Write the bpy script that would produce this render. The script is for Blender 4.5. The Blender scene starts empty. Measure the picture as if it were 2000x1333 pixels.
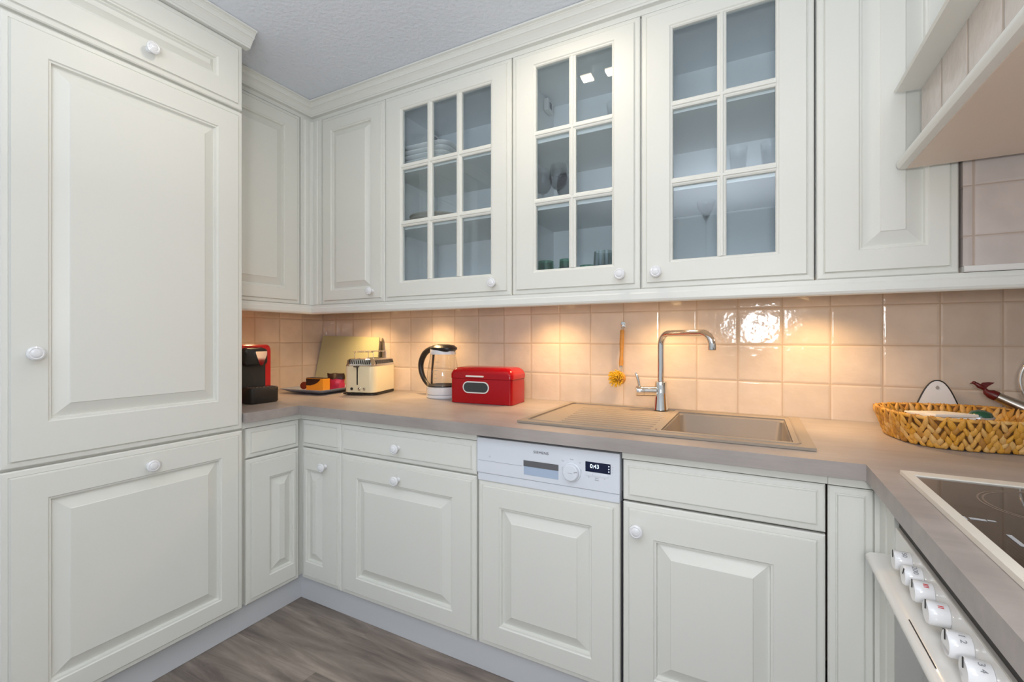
import bpy, bmesh, math, random
from mathutils import Matrix, Vector
random.seed(7)
PI = math.pi
S = bpy.context.scene
C = S.collection

# ------------------------------------------------------------------ camera
cam_d = bpy.data.cameras.new('camera')
cam_d.sensor_width = 36.0
cam_d.lens = 889.74 / 2000 * 36
cam_d.shift_y = (661.1 - 666.5) / 2000
cam_d.clip_start = 0.02
cam = bpy.data.objects.new('camera', cam_d)
C.objects.link(cam)
cam.location = (2.1605, -1.7789, 1.0436)
cam.rotation_euler = (PI/2, 0, 0.48835)
S.camera = cam

# ------------------------------------------------------------------ colour management, world, lights
S.view_settings.view_transform = 'Standard'
S.view_settings.look = 'None'
S.view_settings.gamma = 1
S.view_settings.use_curve_mapping = False
S.view_settings.exposure = -0.12
w = bpy.data.worlds.new('room_beyond'); S.world = w; w.use_nodes = True
w.node_tree.nodes['Background'].inputs[0].default_value = (0.84, 0.93, 1.0, 1)
w.node_tree.nodes['Background'].inputs[1].default_value = 0.68

def area(name, loc, target, size, power, col, size_y=None):
    d = bpy.data.lights.new(name, 'AREA'); d.energy = power; d.color = col; d.size = size
    if size_y: d.shape = 'RECTANGLE'; d.size_y = size_y
    o = bpy.data.objects.new(name, d); C.objects.link(o); o.location = loc
    o.rotation_euler = (Vector(target) - Vector(loc)).to_track_quat('-Z', 'Y').to_euler()
    return o
# photographer's light just behind the camera
area('photo_light', (2.19, -2.05, 1.15), (1.55, 0.0, 1.12), 0.19, 8.5, (1.0, 0.985, 0.97))
# added fill with no known source, aimed up to brighten the ceiling
area('added_ceiling_fill', (1.95, -2.45, 1.45), (1.95, -2.4501, 2.11), 0.80, 37.0, (0.95, 0.98, 1.0))

# ------------------------------------------------------------------ material helpers
def mat(name):
    m = bpy.data.materials.new(name); m.use_nodes = True
    nt = m.node_tree; b = nt.nodes['Principled BSDF']
    return m, nt, b
def nd(nt, t, **k):
    n = nt.nodes.new(t)
    for a, v in k.items(): setattr(n, a, v)
    return n
def plain(name, col, rough=0.5, metal=0.0, coat=0.0, bump=0.0, bscale=200.0, bdist=0.002, var=0.0, vscale=8.0, spec=0.5):
    m, nt, b = mat(name)
    b.inputs['Base Color'].default_value = (*col, 1)
    b.inputs['Roughness'].default_value = rough
    b.inputs['Metallic'].default_value = metal
    b.inputs['Coat Weight'].default_value = coat
    b.inputs['Specular IOR Level'].default_value = spec
    tc = nd(nt, 'ShaderNodeTexCoord')
    if var > 0:
        n = nd(nt, 'ShaderNodeTexNoise'); n.inputs['Scale'].default_value = vscale
        nt.links.new(tc.outputs['Object'], n.inputs['Vector'])
        mx = nd(nt, 'ShaderNodeMix', data_type='RGBA')
        mx.inputs[6].default_value = (*[c*(1-var) for c in col], 1)
        mx.inputs[7].default_value = (*[min(1, c*(1+var)) for c in col], 1)
        nt.links.new(n.outputs['Fac'], mx.inputs[0]); nt.links.new(mx.outputs[2], b.inputs['Base Color'])
    if bump > 0:
        n = nd(nt, 'ShaderNodeTexNoise'); n.inputs['Scale'].default_value = bscale; n.inputs['Detail'].default_value = 4
        nt.links.new(tc.outputs['Object'], n.inputs['Vector'])
        bp = nd(nt, 'ShaderNodeBump'); bp.inputs['Strength'].default_value = bump; bp.inputs['Distance'].default_value = bdist
        nt.links.new(n.outputs['Fac'], bp.inputs['Height']); nt.links.new(bp.outputs[0], b.inputs['Normal'])
    return m

PAINT = plain('cream_paint', (0.775, 0.78, 0.735), 0.40, coat=0.0, bump=0.02, bscale=60)
TRIMP = plain('trim_paint', (0.79, 0.80, 0.765), 0.35, coat=0.0)
INSIDE = plain('cabinet_inside', (0.88, 0.90, 0.91), 0.55)
PLINTH = plain('plinth_laminate', (0.62, 0.64, 0.67), 0.4)
CERAMIC = plain('white_porcelain', (0.82, 0.83, 0.86), 0.12, coat=0.6)
APPL = plain('white_enamel', (0.75, 0.79, 0.86), 0.28, coat=0.2)
APPL2 = plain('oven_enamel', (0.74, 0.73, 0.70), 0.22, coat=0.4)
DARKGAP = plain('dark_recess', (0.012, 0.012, 0.014), 0.8)
BLACK = plain('black_plastic', (0.018, 0.017, 0.016), 0.35)
BLACKM = plain('black_matt', (0.03, 0.028, 0.026), 0.6)
CHROME = plain('chrome', (0.80, 0.79, 0.78), 0.07, metal=1.0)
STEEL = plain('brushed_steel', (0.55, 0.52, 0.48), 0.28, metal=1.0)
GREY = plain('grey_print', (0.28, 0.29, 0.32), 0.6)
LGREY = plain('light_grey_print', (0.45, 0.47, 0.51), 0.6)
MIDGREY = plain('grey_plastic', (0.13, 0.13, 0.14), 0.45)
RED = plain('red_enamel', (0.38, 0.001, 0.006), 0.20, coat=0.0, spec=0.35)
REDP = plain('red_plastic', (0.66, 0.008, 0.008), 0.3, coat=0.3)
DRED = plain('dark_red_plastic', (0.11, 0.006, 0.006), 0.35)
CREAMT = plain('cream_lacquer', (0.80, 0.72, 0.50), 0.22, coat=0.5)
SINKM = plain('beige_granite', (0.30, 0.25, 0.205), 0.45, bump=0.08, bscale=900, var=0.10, vscale=700)
SILVER = plain('silver_paint', (0.62, 0.64, 0.68), 0.35)
YELLOW = plain('yellow_bristle', (0.88, 0.56, 0.03), 0.6)
WOODH = plain('oiled_wood', (0.55, 0.27, 0.06), 0.45, var=0.25, vscale=60)
PAPER = plain('white_paper', (0.86, 0.82, 0.76), 0.8)
PLATEM = plain('white_china', (0.80, 0.80, 0.79), 0.2, coat=0.4)
BLUEPL = plain('blue_grey_glaze', (0.33, 0.39, 0.50), 0.2, coat=0.6, var=0.25, vscale=12)
BOARD = plain('pale_green_glass', (0.50, 0.50, 0.30), 0.22, coat=0.3)
HOBF = plain('cream_hob_frame', (0.80, 0.76, 0.68), 0.3, coat=0.3)
OVGLASS = plain('oven_glass', (0.09, 0.09, 0.10), 0.12, coat=0.6)
SEAL = plain('sealant', (0.62, 0.55, 0.47), 0.5)

def emis(name, col, s):
    m, nt, b = mat(name)
    b.inputs['Base Color'].default_value = (*col, 1)
    b.inputs['Emission Color'].default_value = (*col, 1); b.inputs['Emission Strength'].default_value = s
    return m
LAMPW = emis('warm_lamp_disc', (1.0, 0.70, 0.36), 18.0)
LAMPC = emis('ceiling_lamp_disc', (1.0, 0.86, 0.66), 26.0)
DIGIT = emis('display_digits', (0.75, 0.9, 1.0), 1.6)

def glass(name, tint, gl=0.08, rough=0.02):
    m = bpy.data.materials.new(name); m.use_nodes = True; nt = m.node_tree; nt.nodes.clear()
    o = nd(nt, 'ShaderNodeOutputMaterial'); t = nd(nt, 'ShaderNodeBsdfTransparent'); g = nd(nt, 'ShaderNodeBsdfGlossy')
    t.inputs[0].default_value = (*tint, 1); g.inputs['Roughness'].default_value = rough
    ge = nd(nt, 'ShaderNodeNewGeometry'); dt = nd(nt, 'ShaderNodeVectorMath', operation='DOT_PRODUCT')
    nt.links.new(ge.outputs['Incoming'], dt.inputs[0]); nt.links.new(ge.outputs['Normal'], dt.inputs[1])
    ab = nd(nt, 'ShaderNodeMath', operation='ABSOLUTE'); nt.links.new(dt.outputs['Value'], ab.inputs[0])
    om = nd(nt, 'ShaderNodeMath', operation='SUBTRACT'); om.inputs[0].default_value = 1.0; nt.links.new(ab.outputs[0], om.inputs[1])
    pw = nd(nt, 'ShaderNodeMath', operation='POWER'); nt.links.new(om.outputs[0], pw.inputs[0]); pw.inputs[1].default_value = 5.0
    a = nd(nt, 'ShaderNodeMath', operation='MULTIPLY_ADD'); a.inputs[1].default_value = 0.7; a.inputs[2].default_value = gl
    a.use_clamp = True; nt.links.new(pw.outputs[0], a.inputs[0])
    mx = nd(nt, 'ShaderNodeMixShader')
    nt.links.new(a.outputs[0], mx.inputs[0])
    nt.links.new(t.outputs[0], mx.inputs[1]); nt.links.new(g.outputs[0], mx.inputs[2]); nt.links.new(mx.outputs[0], o.inputs[0])
    return m
PANE = glass('window_pane_glass', (0.935, 0.975, 1.0), 0.05)
CLEAR = glass('clear_glass', (0.993, 0.996, 0.995), 0.022)
KGLASS = glass('kettle_glass', (0.98, 0.98, 0.975), 0.05)
RIBG = glass('thick_ribbed_glass', (0.80, 0.86, 0.84), 0.12)
GREENG = glass('green_glass', (0.36, 0.68, 0.52), 0.10)

def tile_mat(name, axis, u0, v0, tw=0.1337, th=0.1257, base=(0.71, 0.60, 0.505), shade=0.08):
    """glazed hand-made wall tiles laid on a grid, in metres"""
    m, nt, b = mat(name); L = nt.links.new
    g = nd(nt, 'ShaderNodeNewGeometry'); sp = nd(nt, 'ShaderNodeSeparateXYZ'); L(g.outputs['Position'], sp.inputs[0])
    def M(op, a, bb=None, c=None):
        n = nd(nt, 'ShaderNodeMath', operation=op)
        for i, x in enumerate((a, bb, c)):
            if x is None: continue
            if isinstance(x, (int, float)): n.inputs[i].default_value = x
            else: L(x, n.inputs[i])
        return n.outputs[0]
    src = sp.outputs[axis]
    u = M('DIVIDE', M('SUBTRACT', src, u0), tw); v = M('DIVIDE', M('SUBTRACT', sp.outputs['Z'], v0), th)
    fu = M('FLOOR', u); fv = M('FLOOR', v); ru = M('SUBTRACT', u, fu); rv = M('SUBTRACT', v, fv)
    cmb = nd(nt, 'ShaderNodeCombineXYZ'); L(fu, cmb.inputs[0]); L(fv, cmb.inputs[1])
    wn = nd(nt, 'ShaderNodeTexWhiteNoise', noise_dimensions='3D'); L(cmb.outputs[0], wn.inputs['Vector'])
    ws = nd(nt, 'ShaderNodeSeparateColor'); L(wn.outputs['Color'], ws.inputs[0])
    # distance to the joint
    du = M('MINIMUM', ru, M('SUBTRACT', 1.0, ru)); dv = M('MINIMUM', rv, M('SUBTRACT', 1.0, rv))
    n1 = nd(nt, 'ShaderNodeTexNoise'); n1.inputs['Scale'].default_value = 30; L(g.outputs['Position'], n1.inputs['Vector'])
    dd = M('MINIMUM', du, dv); dd = M('ADD', dd, M('MULTIPLY', M('SUBTRACT', n1.outputs['Fac'], 0.5), 0.010))
    mr = nd(nt, 'ShaderNodeMapRange', interpolation_type='SMOOTHSTEP'); L(dd, mr.inputs[0])
    mr.inputs[1].default_value = 0.009; mr.inputs[2].default_value = 0.020
    face = mr.outputs[0]
    hv = nd(nt, 'ShaderNodeMix', data_type='RGBA')
    hv.inputs[6].default_value = (*[c*(1-shade) for c in base], 1)
    hv.inputs[7].default_value = (min(1, base[0]*(1+shade)), base[1]*(1+shade*0.8), base[2]*(1+shade*0.7), 1)
    L(ws.outputs[0], hv.inputs[0])
    n3 = nd(nt, 'ShaderNodeTexNoise'); n3.inputs['Scale'].default_value = 14; L(g.outputs['Position'], n3.inputs['Vector'])
    h2 = nd(nt, 'ShaderNodeMix', data_type='RGBA', blend_type='MULTIPLY'); L(hv.outputs[2], h2.inputs[6])
    cr = nd(nt, 'ShaderNodeMapRange'); L(n3.outputs['Fac'], cr.inputs[0]); cr.inputs[1].default_value = 0.3; cr.inputs[2].default_value = 0.7; cr.inputs[3].default_value = 0.93; cr.inputs[4].default_value = 1.03
    cc = nd(nt, 'ShaderNodeCombineColor'); [L(cr.outputs[0], cc.inputs[i]) for i in range(3)]
    L(cc.outputs[0], h2.inputs[7]); h2.inputs[0].default_value = 1
    fin = nd(nt, 'ShaderNodeMix', data_type='RGBA'); fin.inputs[6].default_value = (base[0]*0.80, base[1]*0.72, base[2]*0.64, 1)
    L(h2.outputs[2], fin.inputs[7]); L(face, fin.inputs[0]); L(fin.outputs[2], b.inputs['Base Color'])
    # relief: pillowed edge, one random tilt per tile, shallow waves
    pil = nd(nt, 'ShaderNodeMapRange', interpolation_type='SMOOTHSTEP'); L(dd, pil.inputs[0]); pil.inputs[1].default_value = 0.0; pil.inputs[2].default_value = 0.06
    tx = M('MULTIPLY', M('SUBTRACT', ws.outputs[1], 0.5), M('SUBTRACT', ru, 0.5)); ty = M('MULTIPLY', M('SUBTRACT', ws.outputs[2], 0.5), M('SUBTRACT', rv, 0.5))
    off = nd(nt, 'ShaderNodeVectorMath', operation='ADD'); L(g.outputs['Position'], off.inputs[0]); L(wn.outputs['Color'], off.inputs[1])
    n2 = nd(nt, 'ShaderNodeTexNoise'); n2.inputs['Scale'].default_value = 26; n2.inputs['Detail'].default_value = 2.5; L(off.outputs[0], n2.inputs['Vector'])
    h = M('ADD', M('MULTIPLY', pil.outputs[0], 0.0011), M('MULTIPLY', M('ADD', tx, ty), 0.0035)); h = M('ADD', h, M('MULTIPLY', n2.outputs['Fac'], 0.0015))
    bp = nd(nt, 'ShaderNodeBump'); bp.inputs['Strength'].default_value = 1; bp.inputs['Distance'].default_value = 1.0
    L(h, bp.inputs['Height']); L(bp.outputs[0], b.inputs['Normal'])
    rr = nd(nt, 'ShaderNodeMapRange'); L(face, rr.inputs[0]); rr.inputs[3].default_value = 0.7; rr.inputs[4].default_value = 0.11
    L(rr.outputs[0], b.inputs['Roughness'])
    return m
TILE_B = tile_mat('glazed_tiles_back', 'X', 1.3084, 0.895)
TILE_L = tile_mat('glazed_tiles_left', 'Y', -0.1314, 0.895, base=(0.74, 0.62, 0.53))
TILE_H = tile_mat('glazed_tiles_hood', 'Y', -0.38, 1.482, tw=0.1337, th=0.2, base=(0.66, 0.60, 0.56), shade=0.05)
TILE_X = tile_mat('glazed_tiles_boxing', 'X', 2.607, 1.280, tw=0.178, th=0.116, base=(0.62, 0.555, 0.53), shade=0.08)

def worktop_mat():
    m, nt, b = mat('stone_grey_laminate'); L = nt.links.new
    tc = nd(nt, 'ShaderNodeTexCoord'); mp = nd(nt, 'ShaderNodeMapping'); mp.inputs['Scale'].default_value = (2.2, 14, 14)
    L(tc.outputs['Object'], mp.inputs[0]); n = nd(nt, 'ShaderNodeTexNoise'); n.inputs['Scale'].default_value = 1.6; n.inputs['Detail'].default_value = 8; n.inputs['Roughness'].default_value = 0.65
    L(mp.outputs[0], n.inputs['Vector'])
    n2 = nd(nt, 'ShaderNodeTexNoise'); n2.inputs['Scale'].default_value = 5; n2.inputs['Detail'].default_value = 6; L(tc.outputs['Object'], n2.inputs['Vector'])
    a = nd(nt, 'ShaderNodeMath', operation='ADD'); L(n.outputs['Fac'], a.inputs[0]); L(n2.outputs['Fac'], a.inputs[1])
    r = nd(nt, 'ShaderNodeValToRGB'); r.color_ramp.elements[0].position = 0.36; r.color_ramp.elements[1].position = 0.64
    h = nd(nt, 'ShaderNodeMath', operation='MULTIPLY'); h.inputs[1].default_value = 0.5; L(a.outputs[0], h.inputs[0]); L(h.outputs[0], r.inputs[0])
    r.color_ramp.elements[0].color = (0.30, 0.268, 0.255, 1); r.color_ramp.elements[1].color = (0.42, 0.375, 0.355, 1)
    L(r.outputs[0], b.inputs['Base Color']); b.inputs['Roughness'].default_value = 0.36
    bp = nd(nt, 'ShaderNodeBump'); bp.inputs['Strength'].default_value = 0.15; bp.inputs['Distance'].default_value = 0.001
    L(n.outputs['Fac'], bp.inputs['Height']); L(bp.outputs[0], b.inputs['Normal'])
    return m
WORKTOP = worktop_mat()

def floor_mat():
    m, nt, b = mat('grey_oak_planks'); L = nt.links.new
    tc = nd(nt, 'ShaderNodeTexCoord')
    br = nd(nt, 'ShaderNodeTexBrick'); br.offset = 0.37; br.inputs['Scale'].default_value = 1.0
    br.inputs['Brick Width'].default_value = 1.25; br.inputs['Row Height'].default_value = 0.19; br.inputs['Mortar Size'].default_value = 0.0008
    br.inputs['Color1'].default_value = (0, 0, 0, 1); br.inputs['Color2'].default_value = (1, 1, 1, 1); br.inputs['Mortar'].default_value = (0.3, 0.3, 0.3, 1)
    mo = nd(nt, 'ShaderNodeMapping'); mo.inputs['Location'].default_value = (0.3, 0.05, 0); L(tc.outputs['Object'], mo.inputs[0]); L(mo.outputs[0], br.inputs['Vector'])
    mp = nd(nt, 'ShaderNodeMapping'); mp.inputs['Scale'].default_value = (1.2, 9, 1); L(tc.outputs['Object'], mp.inputs[0])
    av = nd(nt, 'ShaderNodeVectorMath', operation='ADD'); sc = nd(nt, 'ShaderNodeVectorMath', operation='SCALE'); sc.inputs['Scale'].default_value = 7.0
    L(br.outputs['Color'], sc.inputs[0]); L(mp.outputs[0], av.inputs[0]); L(sc.outputs[0], av.inputs[1])
    n = nd(nt, 'ShaderNodeTexNoise'); n.inputs['Scale'].default_value = 2.0; n.inputs['Detail'].default_value = 9; n.inputs['Roughness'].default_value = 0.62; n.inputs['Distortion'].default_value = 0.5
    L(av.outputs[0], n.inputs['Vector'])
    r = nd(nt, 'ShaderNodeValToRGB'); e = r.color_ramp.elements; e[0].position = 0.33; e[1].position = 0.68
    e[0].color = (0.135, 0.108, 0.096, 1); e[1].color = (0.38, 0.315, 0.27, 1)
    mid = r.color_ramp.elements.new(0.5); mid.color = (0.235, 0.195, 0.168, 1)
    L(n.outputs['Fac'], r.inputs[0])
    mx = nd(nt, 'ShaderNodeMix', data_type='RGBA', blend_type='MULTIPLY'); mx.inputs[0].default_value = 1
    rr = nd(nt, 'ShaderNodeMapRange'); rr.inputs[3].default_value = 0.86; rr.inputs[4].default_value = 1.12
    L(br.outputs['Color'], rr.inputs[0]); cc = nd(nt, 'ShaderNodeCombineColor'); [L(rr.outputs[0], cc.inputs[i]) for i in range(3)]
    L(r.outputs[0], mx.inputs[6]); L(cc.outputs[0], mx.inputs[7]); L(mx.outputs[2], b.inputs['Base Color'])
    b.inputs['Roughness'].default_value = 0.42
    bp = nd(nt, 'ShaderNodeBump'); bp.inputs['Strength'].default_value = 0.2; bp.inputs['Distance'].default_value = 0.001
    L(n.outputs['Fac'], bp.inputs['Height']); L(bp.outputs[0], b.inputs['Normal'])
    return m
FLOORM = floor_mat()
CEILM = plain('textured_ceiling', (0.76, 0.81, 0.90), 0.85, bump=1.0, bscale=70, bdist=0.0035)
WALLM = plain('wall_paint', (0.66, 0.66, 0.64), 0.8)

def basket_mat():
    m, nt, b = mat('water_hyacinth'); L = nt.links.new
    g = nd(nt, 'ShaderNodeNewGeometry'); r = nd(nt, 'ShaderNodeValToRGB'); e = r.color_ramp.elements
    e[0].color = (0.42, 0.19, 0.035, 1); e[1].color = (0.72, 0.44, 0.16, 1); k = e.new(0.5); k.color = (0.70, 0.34, 0.035, 1)
    L(g.outputs['Random Per Island'], r.inputs[0])
    tc = nd(nt, 'ShaderNodeTexCoord'); n = nd(nt, 'ShaderNodeTexNoise'); n.inputs['Scale'].default_value = 220; L(tc.outputs['Object'], n.inputs['Vector'])
    mr = nd(nt, 'ShaderNodeMapRange'); mr.inputs[3].default_value = 0.75; mr.inputs[4].default_value = 1.2; L(n.outputs['Fac'], mr.inputs[0])
    cc = nd(nt, 'ShaderNodeCombineColor'); [L(mr.outputs[0], cc.inputs[i]) for i in range(3)]
    mx = nd(nt, 'ShaderNodeMix', data_type='RGBA', blend_type='MULTIPLY'); mx.inputs[0].default_value = 1
    L(r.outputs[0], mx.inputs[6]); L(cc.outputs[0], mx.inputs[7]); L(mx.outputs[2], b.inputs['Base Color']); b.inputs['Roughness'].default_value = 0.55
    return m
BASKETM = basket_mat()

def hob_mat():
    m, nt, b = mat('black_ceramic_hob'); L = nt.links.new
    g = nd(nt, 'ShaderNodeNewGeometry'); sp = nd(nt, 'ShaderNodeSeparateXYZ'); L(g.outputs['Position'], sp.inputs[0])
    def M(op, a, bb=None):
        n = nd(nt, 'ShaderNodeMath', operation=op)
        for i, x in enumerate((a, bb)):
            if x is None: continue
            if isinstance(x, (int, float)): n.inputs[i].default_value = x
            else: L(x, n.inputs[i])
        return n.outputs[0]
    fx = M('SUBTRACT', M('FRACT', M('DIVIDE', sp.outputs['X'], 0.0042)), 0.5); fy = M('SUBTRACT', M('FRACT', M('DIVIDE', sp.outputs['Y'], 0.0042)), 0.5)
    d = M('SQRT', M('ADD', M('MULTIPLY', fx, fx), M('MULTIPLY', fy, fy)))
    dot = M('LESS_THAN', d, 0.33)
    mx = nd(nt, 'ShaderNodeMix', data_type='RGBA'); mx.inputs[6].default_value = (0.012, 0.010, 0.009, 1); mx.inputs[7].default_value = (0.055, 0.045, 0.038, 1)
    L(dot, mx.inputs[0]); L(mx.outputs[2], b.inputs['Base Color']); b.inputs['Roughness'].default_value = 0.06; b.inputs['Coat Weight'].default_value = 0.5
    return m
HOBM = hob_mat()

# ------------------------------------------------------------------ geometry helpers
WM = {}
def world(o): return WM.get(o.name, Matrix())
def tag(o, label=None, cat=None, group=None, kind=None):
    if label: o['label'] = label
    if cat: o['category'] = cat
    if group: o['group'] = group
    if kind: o['kind'] = kind
    return o
def thing(name, label, cat, loc=(0, 0, 0), rz=0.0, group=None):
    o = bpy.data.objects.new(name, None); C.objects.link(o); o.empty_display_size = 0.05
    o.location = loc; o.rotation_euler = (0, 0, rz); WM[o.name] = Matrix.Translation(loc) @ Matrix.Rotation(rz, 4, 'Z')
    return tag(o, label, cat, group)
def obj(name, bm, m, parent=None, smooth=None, wl=False, label=None):
    """links bm as one mesh; wl=True: bm is in world coordinates"""
    pw = world(parent) if parent else Matrix()
    if wl: bm.transform(pw.inverted())
    bmesh.ops.recalc_face_normals(bm, faces=bm.faces)
    me = bpy.data.meshes.new(name); bm.to_mesh(me); bm.free(); me.materials.append(m)
    if smooth is not None:
        me.shade_smooth(); me.set_sharp_from_angle(angle=math.radians(smooth))
    o = bpy.data.objects.new(name, me); C.objects.link(o); WM[o.name] = pw.copy()
    if parent: o.parent = parent
    if label: o['label'] = label
    return o
def struct(name, bm, m, parent=None, label=None):
    o = obj(name, bm, m, parent); o['kind'] = 'structure'
    if label: o['label'] = label
    return o
def B(): return bmesh.new()
def box(bm, x0, x1, y0, y1, z0, z1, bev=0.0, seg=2):
    r = bmesh.ops.create_cube(bm, size=1.0); vs = r['verts']
    for v in vs: v.co = Vector(((x0+x1)/2 + v.co.x*(x1-x0), (y0+y1)/2 + v.co.y*(y1-y0), (z0+z1)/2 + v.co.z*(z1-z0)))
    if bev > 0:
        es = list({e for v in vs for e in v.link_edges})
        bmesh.ops.bevel(bm, geom=es, offset=bev, segments=seg, profile=0.5, affect='EDGES')
    return bm
def bx(x0, x1, y0, y1, z0, z1, bev=0.0, seg=2): return box(B(), x0, x1, y0, y1, z0, z1, bev, seg)
def prism(bm, pts, a0, a1, axis='Y'):
    """extrude a closed 2-D outline; axis Y: pts=(x,z); X: pts=(y,z); Z: pts=(x,y)"""
    def P(p, a): return {'Y': (p[0], a, p[1]), 'X': (a, p[0], p[1]), 'Z': (p[0], p[1], a)}[axis]
    A = [bm.verts.new(P(p, a0)) for p in pts]; D = [bm.verts.new(P(p, a1)) for p in pts]; n = len(pts)
    bm.faces.new(A); bm.faces.new(D[::-1])
    for i in range(n): bm.faces.new((A[i], A[(i+1) % n], D[(i+1) % n], D[i]))
    return bm
def lathe(bm, prof, n=32, M=None, cap=True):
    """prof: (r,z) list"""
    M = M or Matrix(); rings = []
    for r, z in prof:
        if r < 1e-6: rings.append([bm.verts.new(M @ Vector((0, 0, z)))])
        else: rings.append([bm.verts.new(M @ Vector((r*math.cos(2*PI*i/n), r*math.sin(2*PI*i/n), z))) for i in range(n)])
    for a, b in zip(rings, rings[1:]):
        for i in range(n):
            j = (i+1) % n
            if len(a) == 1 and len(b) == 1: continue
            if len(a) == 1: bm.faces.new((a[0], b[i], b[j]))
            elif len(b) == 1: bm.faces.new((a[i], a[j], b[0]))
            else: bm.faces.new((a[i], a[j], b[j], b[i]))
    if cap:
        for q in (rings[0], rings[-1]):
            if len(q) > 1: bm.faces.new(q)
    return bm
def tube(bm, pts, rad, n=16, cap=True):
    pts = [Vector(p) for p in pts]
    if isinstance(rad, (int, float)): rad = [rad]*len(pts)
    rings = []; up = None
    for i, p in enumerate(pts):
        t = (pts[min(i+1, len(pts)-1)] - pts[max(i-1, 0)]).normalized()
        if up is None: up = t.orthogonal().normalized()
        up = (up - t*up.dot(t)).normalized(); s = t.cross(up)
        rings.append([bm.verts.new(p + (up*math.cos(2*PI*k/n) + s*math.sin(2*PI*k/n))*rad[i]) for k in range(n)])
    for a, b in zip(rings, rings[1:]):
        for k in range(n): bm.faces.new((a[k], a[(k+1) % n], b[(k+1) % n], b[k]))
    if cap: bm.faces.new(rings[0]); bm.faces.new(rings[-1])
    return bm
def smooth_path(P, k=6):
    P = [Vector(p) for p in P]; out = []
    for i in range(len(P)-1):
        a, b, c, d = P[max(i-1, 0)], P[i], P[i+1], P[min(i+2, len(P)-1)]
        for j in range(k):
            t = j/k; out.append(0.5*((2*b) + (c-a)*t + (2*a-5*b+4*c-d)*t*t + (3*b-a-3*c+d)*t**3))
    out.append(P[-1]); return out
def lerp_list(L, n):
    return [L[int(x)] + (L[min(int(x)+1, len(L)-1)]-L[int(x)])*(x-int(x)) for x in [i*(len(L)-1)/(n-1) for i in range(n)]]
def arc(c, r, a0, a1, n, u=Vector((1, 0, 0)), v=Vector((0, 0, 1))):
    return [Vector(c) + u*r*math.cos(a0+(a1-a0)*i/n) + v*r*math.sin(a0+(a1-a0)*i/n) for i in range(n+1)]
def rrect(x0, x1, y0, y1, r, n=5):
    out = []
    for cx, cy, a in ((x1-r, y1-r, 0), (x0+r, y1-r, PI/2), (x0+r, y0+r, PI), (x1-r, y0+r, 1.5*PI)):
        for i in range(n+1): out.append((cx + r*math.cos(a+PI/2*i/n), cy + r*math.sin(a+PI/2*i/n)))
    return out
def loft(bm, loops, cap0=True, cap1=True):
    R = [[bm.verts.new(p) for p in L] for L in loops]; n = len(R[0])
    for a, b in zip(R, R[1:]):
        for i in range(n): bm.faces.new((a[i], a[(i+1) % n], b[(i+1) % n], b[i]))
    if cap0: bm.faces.new(R[0])
    if cap1: bm.faces.new(R[-1])
    return bm
def grid_solid(bm, xs, ys, inside, z0, z1):
    """solid built of the cells (i,j) for which inside(i,j); walls only where a cell meets nothing"""
    V = {}
    def v(x, y, z):
        k = (round(x, 5), round(y, 5), z)
        if k not in V: V[k] = bm.verts.new((x, y, z))
        return V[k]
    for i in range(len(xs)-1):
        for j in range(len(ys)-1):
            if not inside(i, j): continue
            a, b, c, d = xs[i], xs[i+1], ys[j], ys[j+1]
            bm.faces.new((v(a, c, z1), v(b, c, z1), v(b, d, z1), v(a, d, z1)))
            bm.faces.new((v(a, c, z0), v(a, d, z0), v(b, d, z0), v(b, c, z0)))
            for di, dj, p, q in ((0, -1, (a, c), (b, c)), (1, 0, (b, c), (b, d)), (0, 1, (b, d), (a, d)), (-1, 0, (a, d), (a, c))):
                ii, jj = i+di, j+dj
                ok = 0 <= ii < len(xs)-1 and 0 <= jj < len(ys)-1 and inside(ii, jj)
                if not ok: bm.faces.new((v(*p, z0), v(*q, z0), v(*q, z1), v(*p, z1)))
    return bm

TH = 0.02
def M_back(x, z, y): return Matrix.Translation((x, y, z))                                  # faces -y
def M_left(y, z, x): return Matrix.Translation((x, y, z)) @ Matrix.Rotation(PI/2, 4, 'Z')     # faces +x, width runs +y
def M_right(y, z, x): return Matrix.Translation((x, y, z)) @ Matrix.Rotation(-PI/2, 4, 'Z')   # faces -x, width runs -y
def rings(bm, w, h, L, cap=True):
    """L: (left,right,bottom,top inset, depth)"""
    R = [[bm.verts.new(p) for p in ((l, d, b), (w-r, d, b), (w-r, d, h-t), (l, d, h-t))] for l, r, b, t, d in L]
    for a, c in zip(R, R[1:]):
        for i in range(4): bm.faces.new((a[i], a[(i+1) % 4], c[(i+1) % 4], c[i]))
    bm.faces.new(R[0])
    if cap: bm.faces.new(R[-1])
    return R
def q(i, d): return (i, i, i, i, d)
EDGE = [q(0, TH), q(0, 0.0085), q(0.003, 0.0055), q(0.0135, 0.0045), q(0.0150, 0.0068), q(0.0165, 0.0055), q(0.018, 0.0)]
def panel_door(w, h, l=0.083, r=0.083, b=0.083, t=0.083, wide=0.043):
    bm = B(); L = list(EDGE)
    for di, d in ((0, 0.0), (0.0025, 0.0035), (0.0065, 0.0040), (0.0085, 0.0135), (0.0105, 0.0135), (wide-0.002, 0.0020), (wide, 0.0)):
        L.append((l+di, r+di, b+di, t+di, d))
    rings(bm, w, h, L); return bm
def slab(w, h):
    bm = B(); rings(bm, w, h, EDGE); return bm
def plain_front(w, h):
    bm = B(); rings(bm, w, h, [q(0, TH), q(0, 0.003), q(0.003, 0.0)]); return bm
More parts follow.
